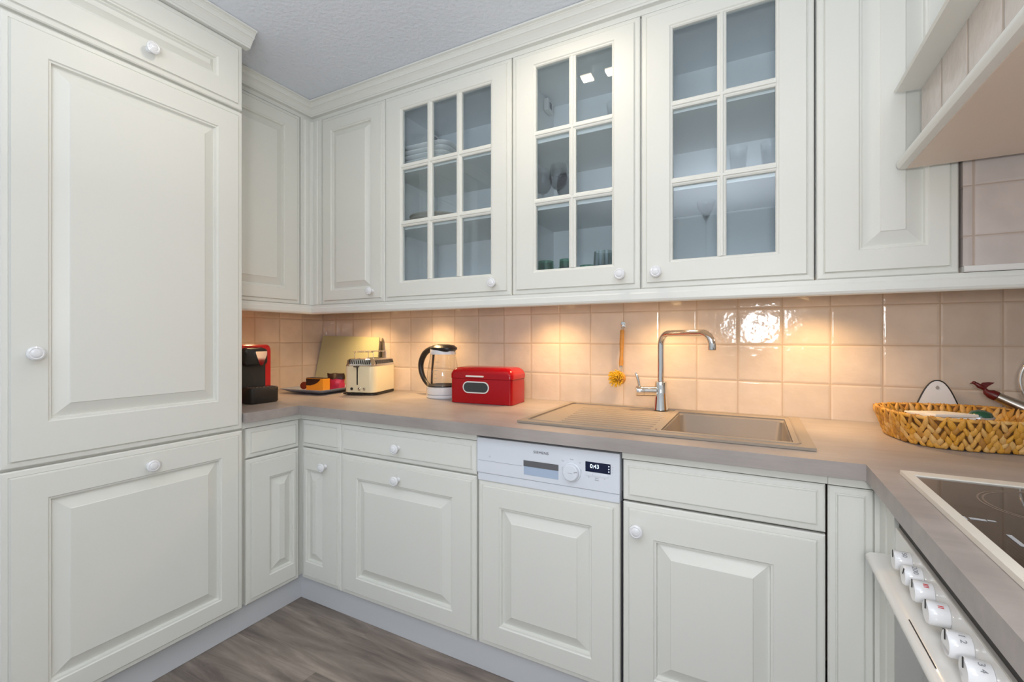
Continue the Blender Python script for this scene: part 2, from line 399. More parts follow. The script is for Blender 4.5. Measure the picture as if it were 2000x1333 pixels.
def glass_door(w, h, l, r, b, t, cols, rows, mw=0.026):
    bm = B(); L = list(EDGE)
    for di, d in ((0, 0.0), (0.003, 0.003), (0.006, 0.0035), (0.009, 0.007), (0.009, TH)): L.append((l+di, r+di, b+di, t+di, d))
    R = [[bm.verts.new(p) for p in ((a, d, c), (w-e, d, c), (w-e, d, h-f), (a, d, h-f))] for a, e, c, f, d in L]
    for a, c in zip(R, R[1:]):
        for i in range(4): bm.faces.new((a[i], a[(i+1) % 4], c[(i+1) % 4], c[i]))
    a, c = R[-1], R[0]
    for i in range(4): bm.faces.new((a[i], a[(i+1) % 4], c[(i+1) % 4], c[i]))
    x0, x1, z0, z1 = l+0.009, w-r-0.009, b+0.009, h-t-0.009
    def prof(c0, m): return [(c0-m/2, TH-0.001), (c0-m/2, 0.0065), (c0-m/2+0.004, 0.004), (c0-m/2+0.007, 0.0038), (c0-m/2+0.009, 0.0008), (c0+m/2-0.009, 0.0008), (c0+m/2-0.007, 0.0038), (c0+m/2-0.004, 0.004), (c0+m/2, 0.0065), (c0+m/2, TH-0.001)]
    for k in range(1, cols):
        cx = x0 + (x1-x0)*k/cols; prism(bm, [(a_, d_+0.0002) for a_, d_ in prof(cx, mw)], z0, z1, 'Z')
    for k in range(1, rows):
        cz = z0 + (z1-z0)*k/rows
        P = prof(cz, mw); A = [bm.verts.new((x0-0.002, d, z)) for z, d in P]; D = [bm.verts.new((x1+0.002, d, z)) for z, d in P]; n = len(P)
        bm.faces.new(A); bm.faces.new(D)
        for i in range(n): bm.faces.new((A[i], A[(i+1) % n], D[(i+1) % n], D[i]))
    pane = bx(x0-0.004, x1+0.004, 0.0125, 0.0155, z0-0.004, z1+0.004)
    return bm, pane
KN = [(0.0, 0.0), (0.0085, 0.0), (0.0095, 0.003), (0.0065, 0.006), (0.006, 0.011), (0.0085, 0.015), (0.0150, 0.018), (0.0175, 0.022), (0.0170, 0.026), (0.0135, 0.0285), (0.0110, 0.0280), (0.0100, 0.0290), (0.0060, 0.0302), (0.0, 0.0305)]
def knob(x, z, M, parent):
    bm = lathe(B(), KN, 28, M @ Matrix.Translation((x, 0, z)) @ Matrix.Rotation(PI/2, 4, 'X'), cap=False)
    return obj('knob', bm, CERAMIC, parent, smooth=40, wl=True, label='white porcelain knob')
def put(name, bm, M, m, parent, smooth=None, label=None):
    bm.transform(M); return obj(name, bm, m, parent, smooth, wl=True, label=label)

# ------------------------------------------------------------------ room
RX = 2.965; CZ = 2.112
struct('floor', bx(-0.08, 3.9, -3.2, 0.08, -0.05, 0.0), FLOORM)
struct('ceiling', bx(-0.08, 3.9, -3.2, 0.08, CZ, CZ+0.06), CEILM)
struct('wall_back', bx(-0.08, RX+0.08, 0.0, 0.08, 0.0, CZ), TILE_B)
struct('wall_left', bx(-0.08, 0.0, -3.2, 0.0, 0.0, CZ), TILE_L)
struct('wall_right', bx(RX, RX+0.08, -2.2, 0.0, 0.0, CZ), WALLM)

# ------------------------------------------------------------------ tall larder unit
TX = 0.592
t = thing('tall_cabinet', 'tall cream cabinet with three panelled fronts at the left', 'cabinet', (0.29, -1.107, 0))
bm = B(); box(bm, 0.004, TX-TH-0.001, -1.398, -0.816, 0.096, 2.060); obj('carcass', bm, PAINT, t, wl=True)
obj('plinth', bx(0.02, 0.548, -1.398, -0.834, 0.001, 0.0955), PLINTH, t, wl=True, label='grey kick board')
d = put('door', panel_door(0.579, 0.620, t=0.079, b=0.066, l=0.083, r=0.072), M_left(-1.397, 0.102, TX), PAINT, t, label='lower square panelled front')
knob(0.300, 0.569, M_left(-1.397, 0.102, TX), d)
d = put('door', panel_door(0.579, 1.099, t=0.079, b=0.106-0.001), M_left(-1.397, 0.7285, TX), PAINT, t, label='tall middle door with one long raised panel')
knob(0.054, 0.278, M_left(-1.397, 0.7285, TX), d)
d = put('door', panel_door(0.579, 0.222, t=0.078, b=0.078, wide=0.026), M_left(-1.397, 1.836, TX), PAINT, t, label='low wide top front')
knob(0.300, 0.055, M_left(-1.397, 1.836, TX), d)

def crown_prof(x, s, frieze=True):  # outward direction s from face plane x
    P = ([(-0.0115, 2.0440), (-0.0115, 2.0605)] if frieze else []) + [(0.006, 2.0605), (0.0075, 2.066), (0.010, 2.067), (0.013, 2.072), (0.020, 2.081), (0.027, 2.087), (0.030, 2.088), (0.031, 2.093), (0.036, 2.099), (0.0385, 2.100), (0.0385, 2.1025), (0.047, 2.1045), (0.047, 2.1105), (-0.0195, 2.1105)] + ([(-0.0195, 2.0440)] if frieze else [(-0.0195, 2.0605)])
    return [(x + s*a, z) for a, z in P]
o = obj('crown_moulding', prism(B(), crown_prof(TX, 1, False), -1.50, -0.797, 'Y'), TRIMP)
tag(o, 'cream crown moulding with cut end on top of the tall cabinet', 'moulding')

# ------------------------------------------------------------------ upper cabinets
UY, UX = -0.356, 0.358
ZB, ZT = 1.197, 2.041
# crown over the wall units: mitred L
cp = [(a, z) for a, z in crown_prof(0, 1)]
bm = B()
Ls = []
for st in range(3):
    L = []
    for a, z in cp:
        if st == 0: L.append((UX + a, -0.812, z))
        elif st == 1: L.append((UX + a, UY - a, z))
        else: L.append((RX - 0.002, UY - a, z))
    Ls.append(L)
loft(bm, Ls)
tag(obj('crown_moulding', bm, TRIMP), 'cream crown moulding running above the wall cabinets, meeting in the corner', 'moulding')
# light pelmet under the wall units
pp = [(0.0, 1.1955), (0.0, 1.185), (0.003, 1.181), (0.003, 1.164), (0.0, 1.158), (-0.004, 1.155), (-0.018, 1.155), (-0.018, 1.1955)]
bm = B(); Ls = []
for st in range(3):
    Ls.append([((UX + a, -0.812, z) if st == 0 else (UX + a, UY - a, z) if st == 1 else (RX - 0.002, UY - a, z)) for a, z in pp])
loft(bm, Ls)
tag(obj('light_pelmet', bm, TRIMP), 'cream light pelmet strip along the bottom of the wall cabinets', 'pelmet')

def carcass(parent, x0, x1, hollow=True, shelves=()):
    z0, z1, y0, y1 = ZB+0.0005, ZT+0.001, UY+TH+0.001, -0.004
    if not hollow:
        obj('carcass', bx(x0+0.001, x1-0.001, y0, y1, z0, z1), PAINT, parent, wl=True); return
    bm = B(); tk = 0.016; a, b = x0+0.0005, x1-0.0005
    box(bm, a, a+tk, y0, y1, z0, z1); box(bm, b-tk, b, y0, y1, z0, z1)
    box(bm, a+tk, b-tk, y0, y1, z0, z0+tk); box(bm, a+tk, b-tk, y0, y1, z1-tk-0.012, z1)
    box(bm, a+tk, b-tk, y1-0.004, y1, z0+tk, z1-tk-0.012)
    obj('carcass', bm, INSIDE, parent, wl=True, label='pale blue-grey inside of the cabinet')
    for sz in shelves:
        obj('shelf', bx(a+tk+0.001, b-tk-0.001, y0+0.001, y1-0.005, sz-0.009, sz+0.009), TRIMP, parent, wl=True)
# left wall corner unit (door on the left wall)
t = thing('wall_cabinet', 'cream wall cabinet on the left wall, next to the tall cabinet', 'cabinet', (0.17, -0.615, ZB))
obj('carcass', bx(0.004, UX-TH-0.001, -0.812, -0.414, ZB+0.0005, ZT+0.001), PAINT, t, wl=True)
put('door', panel_door(0.399, ZT-ZB, t=0.065, b=0.066, r=0.075, l=0.075, wide=0.040), M_left(-0.8125, ZB, UX), PAINT, t)
# corner post
t = thing('corner_post', 'narrow cream corner post between the two solid wall cabinets', 'corner post', (UX, UY, ZB))
bm = B(); prism(bm, [(UX-0.018, -0.4105), (UX, -0.4105), (UX, -0.404), (UX-0.003, -0.400), (UX-0.003, -0.392), (UX, -0.388), (UX, -0.372), (UX-0.0025, -0.3655), (UX-0.001, -0.357), (UX+0.008, -0.3535), (UX+0.016, UY), (UX+0.034, UY), (UX+0.038, UY+0.003), (UX+0.048, UY+0.003), (UX+0.052, UY), (UX+0.0605, UY), (UX+0.0605, UY+0.018), (UX-0.018, UY+0.018)], ZB, ZT, 'Z')
obj('post', bm, TRIMP, t, wl=True)
t = thing('wall_cabinet', 'narrow cream wall cabinet with solid panelled door in the corner', 'cabinet', (0.61, -0.18, ZB))
carcass(t, 0.420, 0.7995, False)
M = M_back(0.4205, ZB, UY)
d = put('door', panel_door(0.3785, ZT-ZB, l=0.062, r=0.070, b=0.060, t=0.062, wide=0.036), M, PAINT, t); knob(0.316, 0.046, M, d)

SH1, SH2 = 1.731, 1.498
def glass_unit(x0, x1, label, cols, l, r, b, tt, kx, shelves=(SH1, SH2)):
    t = thing('glazed_cabinet', label, 'cabinet', ((x0+x1)/2, -0.18, ZB))
    carcass(t, x0, x1, True, shelves)
    M = M_back(x0+0.002, ZB, UY); dw = x1-x0-0.004
    dm, pane = glass_door(dw, ZT-ZB, l, r, b, tt, cols, 3, 0.024)
    d = put('door', dm, M, PAINT, t); put('door_glass', pane, M, PANE, d, label='clear panes in the door')
    knob(kx, 0.046, M, d)
    return t
glass_unit(0.800, 1.4005, 'wall cabinet with nine-pane glass door holding white plates', 3, 0.085, 0.076, 0.072, 0.060, 0.530)
glass_unit(1.4015, 1.851, 'wall cabinet with six-pane glass door holding wine glasses and green tumblers', 2, 0.083, 0.079, 0.073, 0.052, 0.389)
glass_unit(1.852, 2.302, 'wall cabinet with six-pane glass door nearest the cooker hood', 2, 0.083, 0.079, 0.073, 0.060, 0.047)
t = thing('wall_cabinet', 'cream wall cabinet with solid panelled door beside the cooker hood', 'cabinet', (2.44, -0.18, ZB))
carcass(t, 2.3035, 2.584, False)
put('door', panel_door(0.2775, ZT-ZB, l=0.088, r=0.054, b=0.068, t=0.065, wide=0.044), M_back(2.3055, ZB, UY), PAINT, t)

# contents of the glazed cabinets
def dishes(spots, fn):
    first = None
    for i, (p, rz, lab, grp) in enumerate(spots):
        if first is None:
            first = fn(p, rz, lab, grp); o = first
        else:
            o = first.copy(); C.objects.link(o); o.location = p; o.rotation_euler = (0, 0, rz); o['label'] = lab
    return first
def plate_sq(p, rz, lab, grp):
    bm = B(); n = 6
    def loop(s, z): return [Vector((x, y, z)) for x, y in rrect(-s, s, -s, s, s*0.35, n)]
    loft(bm, [loop(0.060, 0.0), loop(0.085, 0.004), loop(0.118, 0.014), loop(0.120, 0.018), loop(0.115, 0.018), loop(0.083, 0.0075), loop(0.058, 0.005)])
    o = obj('plate', bm, PLATEM, smooth=50); o.location = p; o.rotation_euler = (0, 0, rz)
    return tag(o, lab, 'plate', grp)
N5 = ['topmost', 'second', 'third', 'fourth', 'lowest']
dishes([((0.953, -0.192, SH1+0.0095+0.0205*k), 0.012*k, 'square white plate, %s of the stack on the top shelf' % N5[4-k], 'plates on the top shelf') for k in range(5)], plate_sq)
def plate_rd(p, rz, lab, grp):
    o = obj('plate', lathe(B(), [(0.0, 0.0), (0.070, 0.0), (0.078, 0.003), (0.122, 0.012), (0.125, 0.0145), (0.121, 0.0145), (0.078, 0.006), (0.0, 0.004)], 40, cap=False), plain_cache('cream_stoneware'), smooth=50)
    o.location = p; return tag(o, lab, 'plate', grp)
_pc = {'cream_stoneware': plain('cream_stoneware', (0.62, 0.58, 0.52), 0.25, coat=0.4)}
def plain_cache(k): return _pc[k]
N4 = ['topmost', 'second', 'third', 'lowest']
dishes([((0.955, -0.185, SH2+0.0095+0.0130*k), 0, 'round plate with dark rim line, %s of the stack on the middle shelf' % N4[3-k], 'plates on the middle shelf') for k in range(4)], plate_rd)
o = obj('cup', lathe(B(), [(0, 0), (0.018, 0), (0.026, 0.02), (0.029, 0.034), (0.027, 0.034), (0.022, 0.01), (0, 0.006)], 20, cap=False), plain('dark_blue_glaze', (0.02, 0.025, 0.06), 0.2), smooth=50)
o.location = (1.325, -0.20, ZB+0.0170); tag(o, 'small dark cup on the bottom shelf of the nine-pane cabinet', 'cup')

def wine(p, rz, lab, grp):
    t = thing('wine_glass', lab, 'glass', p, rz, grp)
    obj('bowl', lathe(B(), [(0.003, 0.068), (0.018, 0.075), (0.030, 0.092), (0.034, 0.112), (0.031, 0.140), (0.027, 0.158), (0.0258, 0.158), (0.0295, 0.140), (0.0325, 0.112), (0.028, 0.093), (0.016, 0.078), (0, 0.074)], 28, cap=False), CLEAR, t, smooth=60)
    obj('stem', lathe(B(), [(0.0, 0.0), (0.031, 0.0), (0.030, 0.002), (0.006, 0.006), (0.0035, 0.015), (0.0032, 0.060), (0.0045, 0.0675), (0, 0.0675)], 24, cap=False), CLEAR, t, smooth=50)
    return t
for p, lab in (((1.470, -0.235, SH2+0.0095), 'wine glass at the left end of the middle shelf'), ((1.540, -0.255, SH2+0.0095), 'wine glass nearest the door on the middle shelf'), ((1.525, -0.150, SH2+0.0095), 'wine glass at the back of the middle shelf')):
    wine(p, 0, lab, 'wine glasses')
def tumbler(p, lab, m, r0, r1, h, grp=None, name='tumbler', ribs=0):
    bm = B(); n = 32
    prof = [(0, 0.0), (r0, 0.0), (r1, h), (r1-0.0022, h), (r0-0.0022, 0.008), (0, 0.008)]
    lathe(bm, prof, n, cap=False)
    if ribs:
        for v in bm.verts:
            rr = math.hypot(v.co.x, v.co.y)
            if rr > 0.01:
                a = math.atan2(v.co.y, v.co.x); f = 1 + 0.05*(1 if int(round(a/(2*PI)*n)) % 2 else -1); v.co.x *= f; v.co.y *= f
    o = obj(name, bm, m, smooth=None if ribs else 60); o.location = p
    return tag(o, lab, 'glass', grp)
tumbler((1.640, -0.20, SH2+0.0095), 'small clear shot glass on the middle shelf', CLEAR, 0.016, 0.021, 0.052)
GZ = ZB+0.0170
for p, lab in (((1.482, -0.235, GZ), 'upturned green tumbler nearest the left end'), ((1.566, -0.235, GZ), 'upturned green tumbler behind the door bar'), ((1.525, -0.145, GZ), 'upturned green tumbler behind the other two'), ((1.612, -0.150, GZ), 'upturned green tumbler half hidden, last in the row')):
    tumbler(p, lab, GREENG, 0.031, 0.028, 0.113 if p[1] < -0.2 else 0.100, 'green tumblers')
tumbler((1.703, -0.235, GZ), 'clear ribbed tumbler on the bottom shelf', RIBG, 0.041, 0.034, 0.130, ribs=1)
tumbler((1.735, -0.200, SH1+0.0095), 'tall clear vase on the top shelf behind the right pane', CLEAR, 0.022, 0.034, 0.125, name='glass_vase')
for p, lab in (((2.118, -0.240, SH2+0.0095), 'tapered clear tumbler, the left one of two on the middle shelf'), ((2.202, -0.240, SH2+0.0095), 'tapered clear tumbler, the right one of two on the middle shelf')):
    tumbler(p, lab, CLEAR, 0.017, 0.026, 0.112, 'tapered tumblers')
t = thing('champagne_glass', 'tall thin-stemmed glass behind the lower left pane', 'glass', (2.025, -0.2, GZ))
obj('bowl', lathe(B(), [(0.003, 0.205), (0.026, 0.250), (0.028, 0.268), (0.0265, 0.268), (0.0245, 0.250), (0, 0.209)], 24, cap=False), CLEAR, t, smooth=50)
obj('stem', lathe(B(), [(0, 0), (0.028, 0), (0.027, 0.0015), (0.005, 0.005), (0.003, 0.02), (0.0028, 0.200), (0.004, 0.2045), (0, 0.2045)], 20, cap=False), CLEAR, t, smooth=50)
# hanging brackets in the upper back corners, seen through the glass
for hx, hy, lab in ((1.4185, -0.085, 'white hanging bracket in the top corner of the middle glass cabinet'), (0.8172, -0.052, 'white hanging bracket behind the plates of the nine-pane cabinet')):
    t = thing('hanging_bracket', lab, 'bracket', (hx, hy, 1.978))
    obj('housing', bx(0.0, 0.020, -0.030, 0.030, -0.024, 0.024, 0.004), PLATEM, t)
    obj('screw_plate', bx(0.0202, 0.0215, -0.014, 0.008, -0.012, 0.012, 0.0004), GREY, t)

# puck lights under the wall units
for i, (x, y, lab) in enumerate(((0.20, -0.52, 'small round light under the left wall cabinet'), (0.42, -0.145, 'small round light under the corner wall cabinet'), (0.83, -0.145, 'small round light above the kettle'), (1.44, -0.145, 'small round light above the drainer'), (1.885, -0.145, 'small round light above the tap'), (2.32, -0.145, 'small round light above the right end of the sink'))):
    t = thing('puck_light', lab, 'light', (x, y, ZB), 0, 'lights under the wall cabinets')
    obj('ring', lathe(B(), [(0.024, -0.001), (0.034, -0.001), (0.033, -0.008), (0.024, -0.010)], 28, cap=False), CHROME, t, smooth=40)
    obj('lamp_disc', lathe(B(), [(0, -0.001), (0.0235, -0.001), (0.0235, -0.0075), (0, -0.0075)], 24, cap=False), LAMPW, t)
    ld = bpy.data.lights.new('puck_bulb', 'SPOT'); ld.energy = 10.5 if i else 3.0; ld.color = (1.0, 0.64, 0.30); ld.spot_size = math.radians(140); ld.spot_blend = 1.0; ld.shadow_soft_size = 0.022
    lo = bpy.data.objects.new('bulb', ld); C.objects.link(lo); lo.parent = t; lo.location = (0, 0, -0.012)

# ceiling lamps (two square heads on one rose), in front of the wall units; the last two are added fill
def ceiling_fixture(cx, cy, lab, power):
    t = thing('ceiling_lamp', lab, 'lamp', (cx, cy, CZ))
    obj('base_plate', bx(-0.10, 0.10, -0.03, 0.03, -0.010, -0.0005, 0.002), CHROME, t)
    for sx in (-0.049, 0.049):
        h = obj('lamp_head', bx(sx-0.028, sx+0.028, -0.028, 0.028, -0.034, -0.0105, 0.003), CHROME, t)
        obj('lamp_disc', bx(sx-0.021, sx+0.021, -0.021, 0.021, -0.0375, -0.0345), LAMPC, h)
        ld = bpy.data.lights.new('bulb', 'AREA'); ld.energy = power; ld.color = (1.0, 0.86, 0.66); ld.size = 0.040
        lo = bpy.data.objects.new('bulb', ld); C.objects.link(lo); lo.parent = t; lo.location = (sx, 0, -0.0385)
    return t
ceiling_fixture(1.625, -0.642, 'square twin ceiling spotlight above the worktop', 0.75)
ceiling_fixture(1.04, -1.05, 'added square twin ceiling spotlight, fill light in front of the tall cabinet', 0.5)  # added lamp, put in to balance the light on the left
ceiling_fixture(2.50, -1.60, 'added square twin ceiling spotlight, fill light near the hob', 1.2)  # added lamp, put in to balance the light on the right

# ------------------------------------------------------------------ base units
D = -0.578; DX = 0.576
ZG, ZD0 = 0.613, 0.095
def base_carcass(parent, x0, x1, y0=D+TH+0.001, y1=-0.006, ztop=0.7465):
    obj('carcass', bx(x0+0.001, x1-0.001, y0, y1, 0.0965, ztop), PAINT, parent, wl=True)
def rail(parent, x0, x1):
    obj('top_rail', bx(x0, x1, D+0.003, D+TH, 0.7245, 0.7465, 0.001), PAINT, parent, wl=True)
# corner unit with folding doors
t = thing('corner_base_cabinet', 'cream corner base cabinet with a folding pair of narrow doors', 'cabinet', (0.5, -0.5, 0))
bm = B(); grid_solid(bm, [0.006, DX-TH-0.001, 0.7955], [-0.812, D+TH+0.001, -0.006], lambda i, j: not (i == 1 and j == 0), 0.0965, 0.7465)
obj('carcass', bm, PAINT, t, wl=True)
bm = B(); grid_solid(bm, [DX-TH, DX-0.003, 0.7955], [-0.8125, D+0.003, D+TH], lambda i, j: not (i == 1 and j == 0), 0.7245, 0.7465)
obj('top_rail', bm, PAINT, t, wl=True)
put('drawer_front', slab(0.2125, 0.1055), M_left(-0.7955, 0.6160, DX), PAINT, t, label='dummy drawer front on the left run')
put('drawer_front', slab(0.2165, 0.1055), M_back(0.5775, 0.6160, D), PAINT, t, label='dummy drawer front on the back run')
put('door', panel_door(0.2125, ZG-ZD0-0.0025, l=0.085, r=0.026, b=0.070, t=0.080, wide=0.040), M_left(-0.7955, ZD0, DX), PAINT, t, label='narrow door leaf on the left run')
M = M_back(0.5775, ZD0, D)
d = put('door', panel_door(0.2165, ZG-ZD0-0.0025, l=0.026, r=0.092, b=0.070, t=0.080, wide=0.040), M, PAINT, t, label='narrow door leaf on the back run'); knob(0.140, 0.459, M, d)
# 60 cm drawer unit
t = thing('base_cabinet', 'cream base cabinet with one drawer and a square door', 'cabinet', (1.1, -0.3, 0))
base_carcass(t, 0.797, 1.396); rail(t, 0.797, 1.3965)
M = M_back(0.7965, 0.6160, D); d = put('drawer', slab(0.5965, 0.1055), M, PAINT, t); knob(0.283, 0.050, M, d)
M = M_back(0.7965, ZD0, D); d = put('door', panel_door(0.5965, ZG-ZD0-0.0025, l=0.080, r=0.088, b=0.070, t=0.078), M, PAINT, t); knob(0.283, 0.462, M, d)
# plinth (continuous kick board)
bm = B(); grid_solid(bm, [0.530, 0.549, 2.412, 2.430], [-1.62, -0.834, -0.556, -0.538], lambda i, j: (j == 2) or (i == 0 and j == 1) or (i == 2 and j < 2), 0.001, 0.0955)
tag(obj('kick_board', bm, PLINTH), 'grey kick board along the floor under the base cabinets', 'kick board')

# dishwasher
t = thing('dishwasher', 'built-in dishwasher with white control panel and display', 'dishwasher', (1.623, -0.3, 0))
obj('body', bx(1.4005, 1.8445, D+0.035, -0.02, 0.0965, 0.7465), MIDGREY, t, wl=True)
YF = D
bm = bx(1.4000, 1.8465, YF-0.002, YF+0.034, 0.6285, 0.7365, 0.002)
cp_ = obj('control_panel', bm, APPL, t, wl=True)
obj('lower_strip', bx(1.4020, 1.8455, YF+0.001, YF+0.032, 0.6045, 0.6275, 0.0015), APPL, t, wl=True)
yf = YF-0.002
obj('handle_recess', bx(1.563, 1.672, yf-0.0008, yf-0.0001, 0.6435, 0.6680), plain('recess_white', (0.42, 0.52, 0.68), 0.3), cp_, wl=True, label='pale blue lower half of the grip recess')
obj('handle_shade', bx(1.5625, 1.6725, yf-0.0016, yf-0.0009, 0.6685, 0.6855), MIDGREY, cp_, wl=True, label='flat dark patch painted as shade in the upper half of the grip recess')  # flat patch, the shade inside the grip is put into its colour
obj('panel_seam', bx(1.405, 1.5585, yf-0.0007, yf-0.0001, 0.6668, 0.6678), LGREY, cp_, wl=True)
obj('switch', bx(1.440, 1.462, yf-0.0012, yf-0.0001, 0.668, 0.673, 0.0003), APPL, cp_, wl=True)
dial = obj('dial', lathe(B(), [(0.0, 0.0), (0.0275, 0.0), (0.0265, 0.003), (0.0235, 0.004), (0.0225, 0.013), (0.0205, 0.015), (0.0, 0.0155)], 40, Matrix.Translation((1.712, yf-0.0001, 0.671)) @ Matrix.Rotation(PI/2, 4, 'X'), cap=False), APPL, cp_, smooth=35, wl=True)
obj('pointer', bx(-0.0008, 0.0008, 0, 0.0006, 0.012, 0.022), GREY, dial)
pt = bpy.data.objects[C.objects[-1].name]; pt.location = (1.712-1.623, yf-0.0165+0.3, 0.671); pt.rotation_euler = (0, math.radians(75), 0)
obj('dial_line', bx(1.706, 1.719, yf-0.0162, yf-0.0157, 0.6705, 0.6715), LGREY, dial, wl=True)
obj('display', bx(1.752, 1.822, yf-0.0010, yf-0.0001, 0.6790, 0.7060), plain('display_blue', (0.004, 0.010, 0.045), 0.1, coat=0.5), cp_, wl=True)
for k in range(3): obj('display_lamp', lathe(B(), [(0, 0), (0.0016, 0), (0, 0.0006)], 10, Matrix.Translation((1.8175, yf-0.0011, 0.6995-0.0072*k)) @ Matrix.Rotation(PI/2, 4, 'X'), cap=False), DIGIT, cp_, wl=True)
for k in range(3): obj('button', bx(1.7530+0.0215*k, 1.7725+0.0215*k, yf-0.0016, yf-0.0001, 0.6680, 0.6745, 0.0004), APPL, cp_, wl=True)

def text(s, size, M, m, parent, name='lettering', depth=0.0002, bold=0.0, sx=1.0, space=1.0):
    cu = bpy.data.curves.new(name, 'FONT'); cu.body = s; cu.size = size; cu.extrude = depth; cu.align_x = 'CENTER'; cu.align_y = 'CENTER'; cu.offset = bold; cu.space_character = space
    to = bpy.data.objects.new('tmp', cu); C.objects.link(to)
    bpy.context.view_layer.update()
    me = bpy.data.meshes.new_from_object(to.evaluated_get(bpy.context.evaluated_depsgraph_get()))
    bpy.data.objects.remove(to); bm = B(); bm.from_mesh(me); bpy.data.meshes.remove(me)
    bm.transform(M @ Matrix.Diagonal((sx, 1, 1, 1)))
    return obj(name, bm, m, parent, wl=True)
def TB(x, y, z): return Matrix.Translation((x, y, z)) @ Matrix.Rotation(PI/2, 4, 'X')
text('SIEMENS', 0.0105, TB(1.618, yf-0.0004, 0.7125), BLACK, cp_, sx=1.12, space=1.12)
text('0:43', 0.0150, TB(1.778, yf-0.0013, 0.6945), DIGIT, cp_, name='display_digits')
text('Auto', 0.0055, TB(1.712, yf-0.0004, 0.706), LGREY, cp_)
text('Eco', 0.0055, TB(1.686, yf-0.0004, 0.699), LGREY, cp_); text('45', 0.0055, TB(1.736, yf-0.0004, 0.699), LGREY, cp_)
text('Start', 0.0050, TB(1.784, yf-0.0004, 0.6635), LGREY, cp_); text('Reset', 0.0050, TB(1.784, yf-0.0004, 0.6580), LGREY, cp_)
text('h', 0.006, TB(1.762, yf-0.0004, 0.6640), LGREY, cp_); text('+', 0.007, TB(1.806, yf-0.0004, 0.6640), LGREY, cp_)
for k, ch in enumerate('ooo'): text(ch, 0.005, TB(1.8275, yf-0.0004, 0.6990-0.0072*k), LGREY, cp_)
text('O', 0.007, TB(1.447, yf-0.0004, 0.681), LGREY, cp_)
for sx in (1.683, 1.733):
    bm = B()
    for a in ((0, 0.007, 0, 0.001), (0, 0.007, 0.008, 0.009), (0, 0.001, 0, 0.009), (0.006, 0.007, 0, 0.009)):
        box(bm, sx+a[0], sx+a[1], yf-0.0004, yf-0.0001, 0.672+a[2], 0.672+a[3])
    obj('dial_symbol', bm, LGREY, cp_, wl=True)

put('door', panel_door(0.443, 0.603-ZD0, l=0.075, r=0.076, b=0.070, t=0.073), M_back(1.4015, ZD0, D), PAINT, t)

# sink unit
t = thing('sink_base_cabinet', 'cream base cabinet under the sink with a blank front and one door', 'cabinet', (2.08, -0.3, 0))
obj('carcass', bx(1.8525, 2.3005, D+TH+0.001, -0.006, 0.0965, 0.57), PAINT, t, wl=True); rail(t, 1.8515, 2.303)
put('dummy_front', slab(0.4455, 0.1055), M_back(1.8535, 0.6160, D), PAINT, t)
M = M_back(1.8535, ZD0, D); d = put('door', panel_door(0.4455, ZG-ZD0-0.0025, l=0.079, r=0.098, b=0.070, t=0.085), M, PAINT, t); knob(0.040, 0.453, M, d)
# corner filler
cpl = put('corner_panel', slab(0.0805, 0.721-ZD0), M_back(2.3035, ZD0, D), PAINT, t)
obj('top_rail', bx(2.3035, 2.384, D+0.003, D+TH, 0.7245, 0.7465), PAINT, cpl, wl=True)
bm = B(); prism(bm, [(2.3845, D), (2.3915, D-0.004), (2.3915, -0.628), (2.3945, -0.632), (2.3945, -0.640), (2.3915, -0.644), (2.3915, -0.694), (2.411, -0.694), (2.411, D+0.018), (2.3845, D+0.018)], ZD0, 0.7465, 'Z')
obj('side_panel', bm, PAINT, cpl, wl=True)

# ------------------------------------------------------------------ oven
t = thing('oven', 'white built-in oven with six knobs under the hob', 'oven', (2.65, -0.996, 0))
OX, OY0, OY1 = 2.392, -0.696, -1.296
obj('body', bx(OX+0.022, 2.93, OY1, OY0, 0.0965, 0.745), MIDGREY, t, wl=True)
obj('gap_shade_strip', bx(OX+0.006, OX+0.0215, OY1, OY0-0.001, 0.6935, 0.7455), BLACKM, t, wl=True, label='black strip painted as the shaded gap under the worktop')  # black strip stands in for the shade in the gap above the panel
cpn = obj('control_panel', bx(OX, OX+0.0215, OY1, OY0-0.001, 0.641, 0.6925, 0.002), APPL2, t, wl=True)
ky = [-0.790, -0.847, -0.897, -0.957, -1.030, -1.085]
klab = [('50', GREY), ('200', GREY), ('III', REDP), ('II', REDP), ('1 2', GREY), ('3 4', GREY)]
for i, y in enumerate(ky):
    Mk = Matrix.Translation((OX-0.0002, y, 0.6670)) @ Matrix.Rotation(-PI/2, 4, 'Y')
    k = obj('knob', lathe(B(), [(0, 0), (0.0155, 0), (0.0155, 0.004), (0.0160, 0.006), (0.0155, 0.0205), (0.0140, 0.0225), (0, 0.0225)], 32, Mk, cap=False), CERAMIC, cpn, smooth=35, wl=True)
    tilt = 0.6 if i == 1 else 0.0
    bm = bx(-0.0006, 0.0006, -0.0007, 0.0007, 0.004, 0.0165); bm.transform(Matrix.Translation((OX-0.0232, y, 0.6670)) @ Matrix.Rotation(tilt, 4, 'X'))
    obj('pointer', bm, BLACK, k, wl=True)
    # printed scale wrapped over the rim of the knob
    s, m_ = klab[i]
    Mt = Matrix.Translation((OX-0.0095, y, 0.6670)) @ Matrix.Rotation(math.radians(32), 4, 'X') @ Matrix.Translation((0, 0, 0.0162)) @ Matrix.Rotation(-PI/2, 4, 'Z')
    text(s, 0.0090, Mt, m_, k)
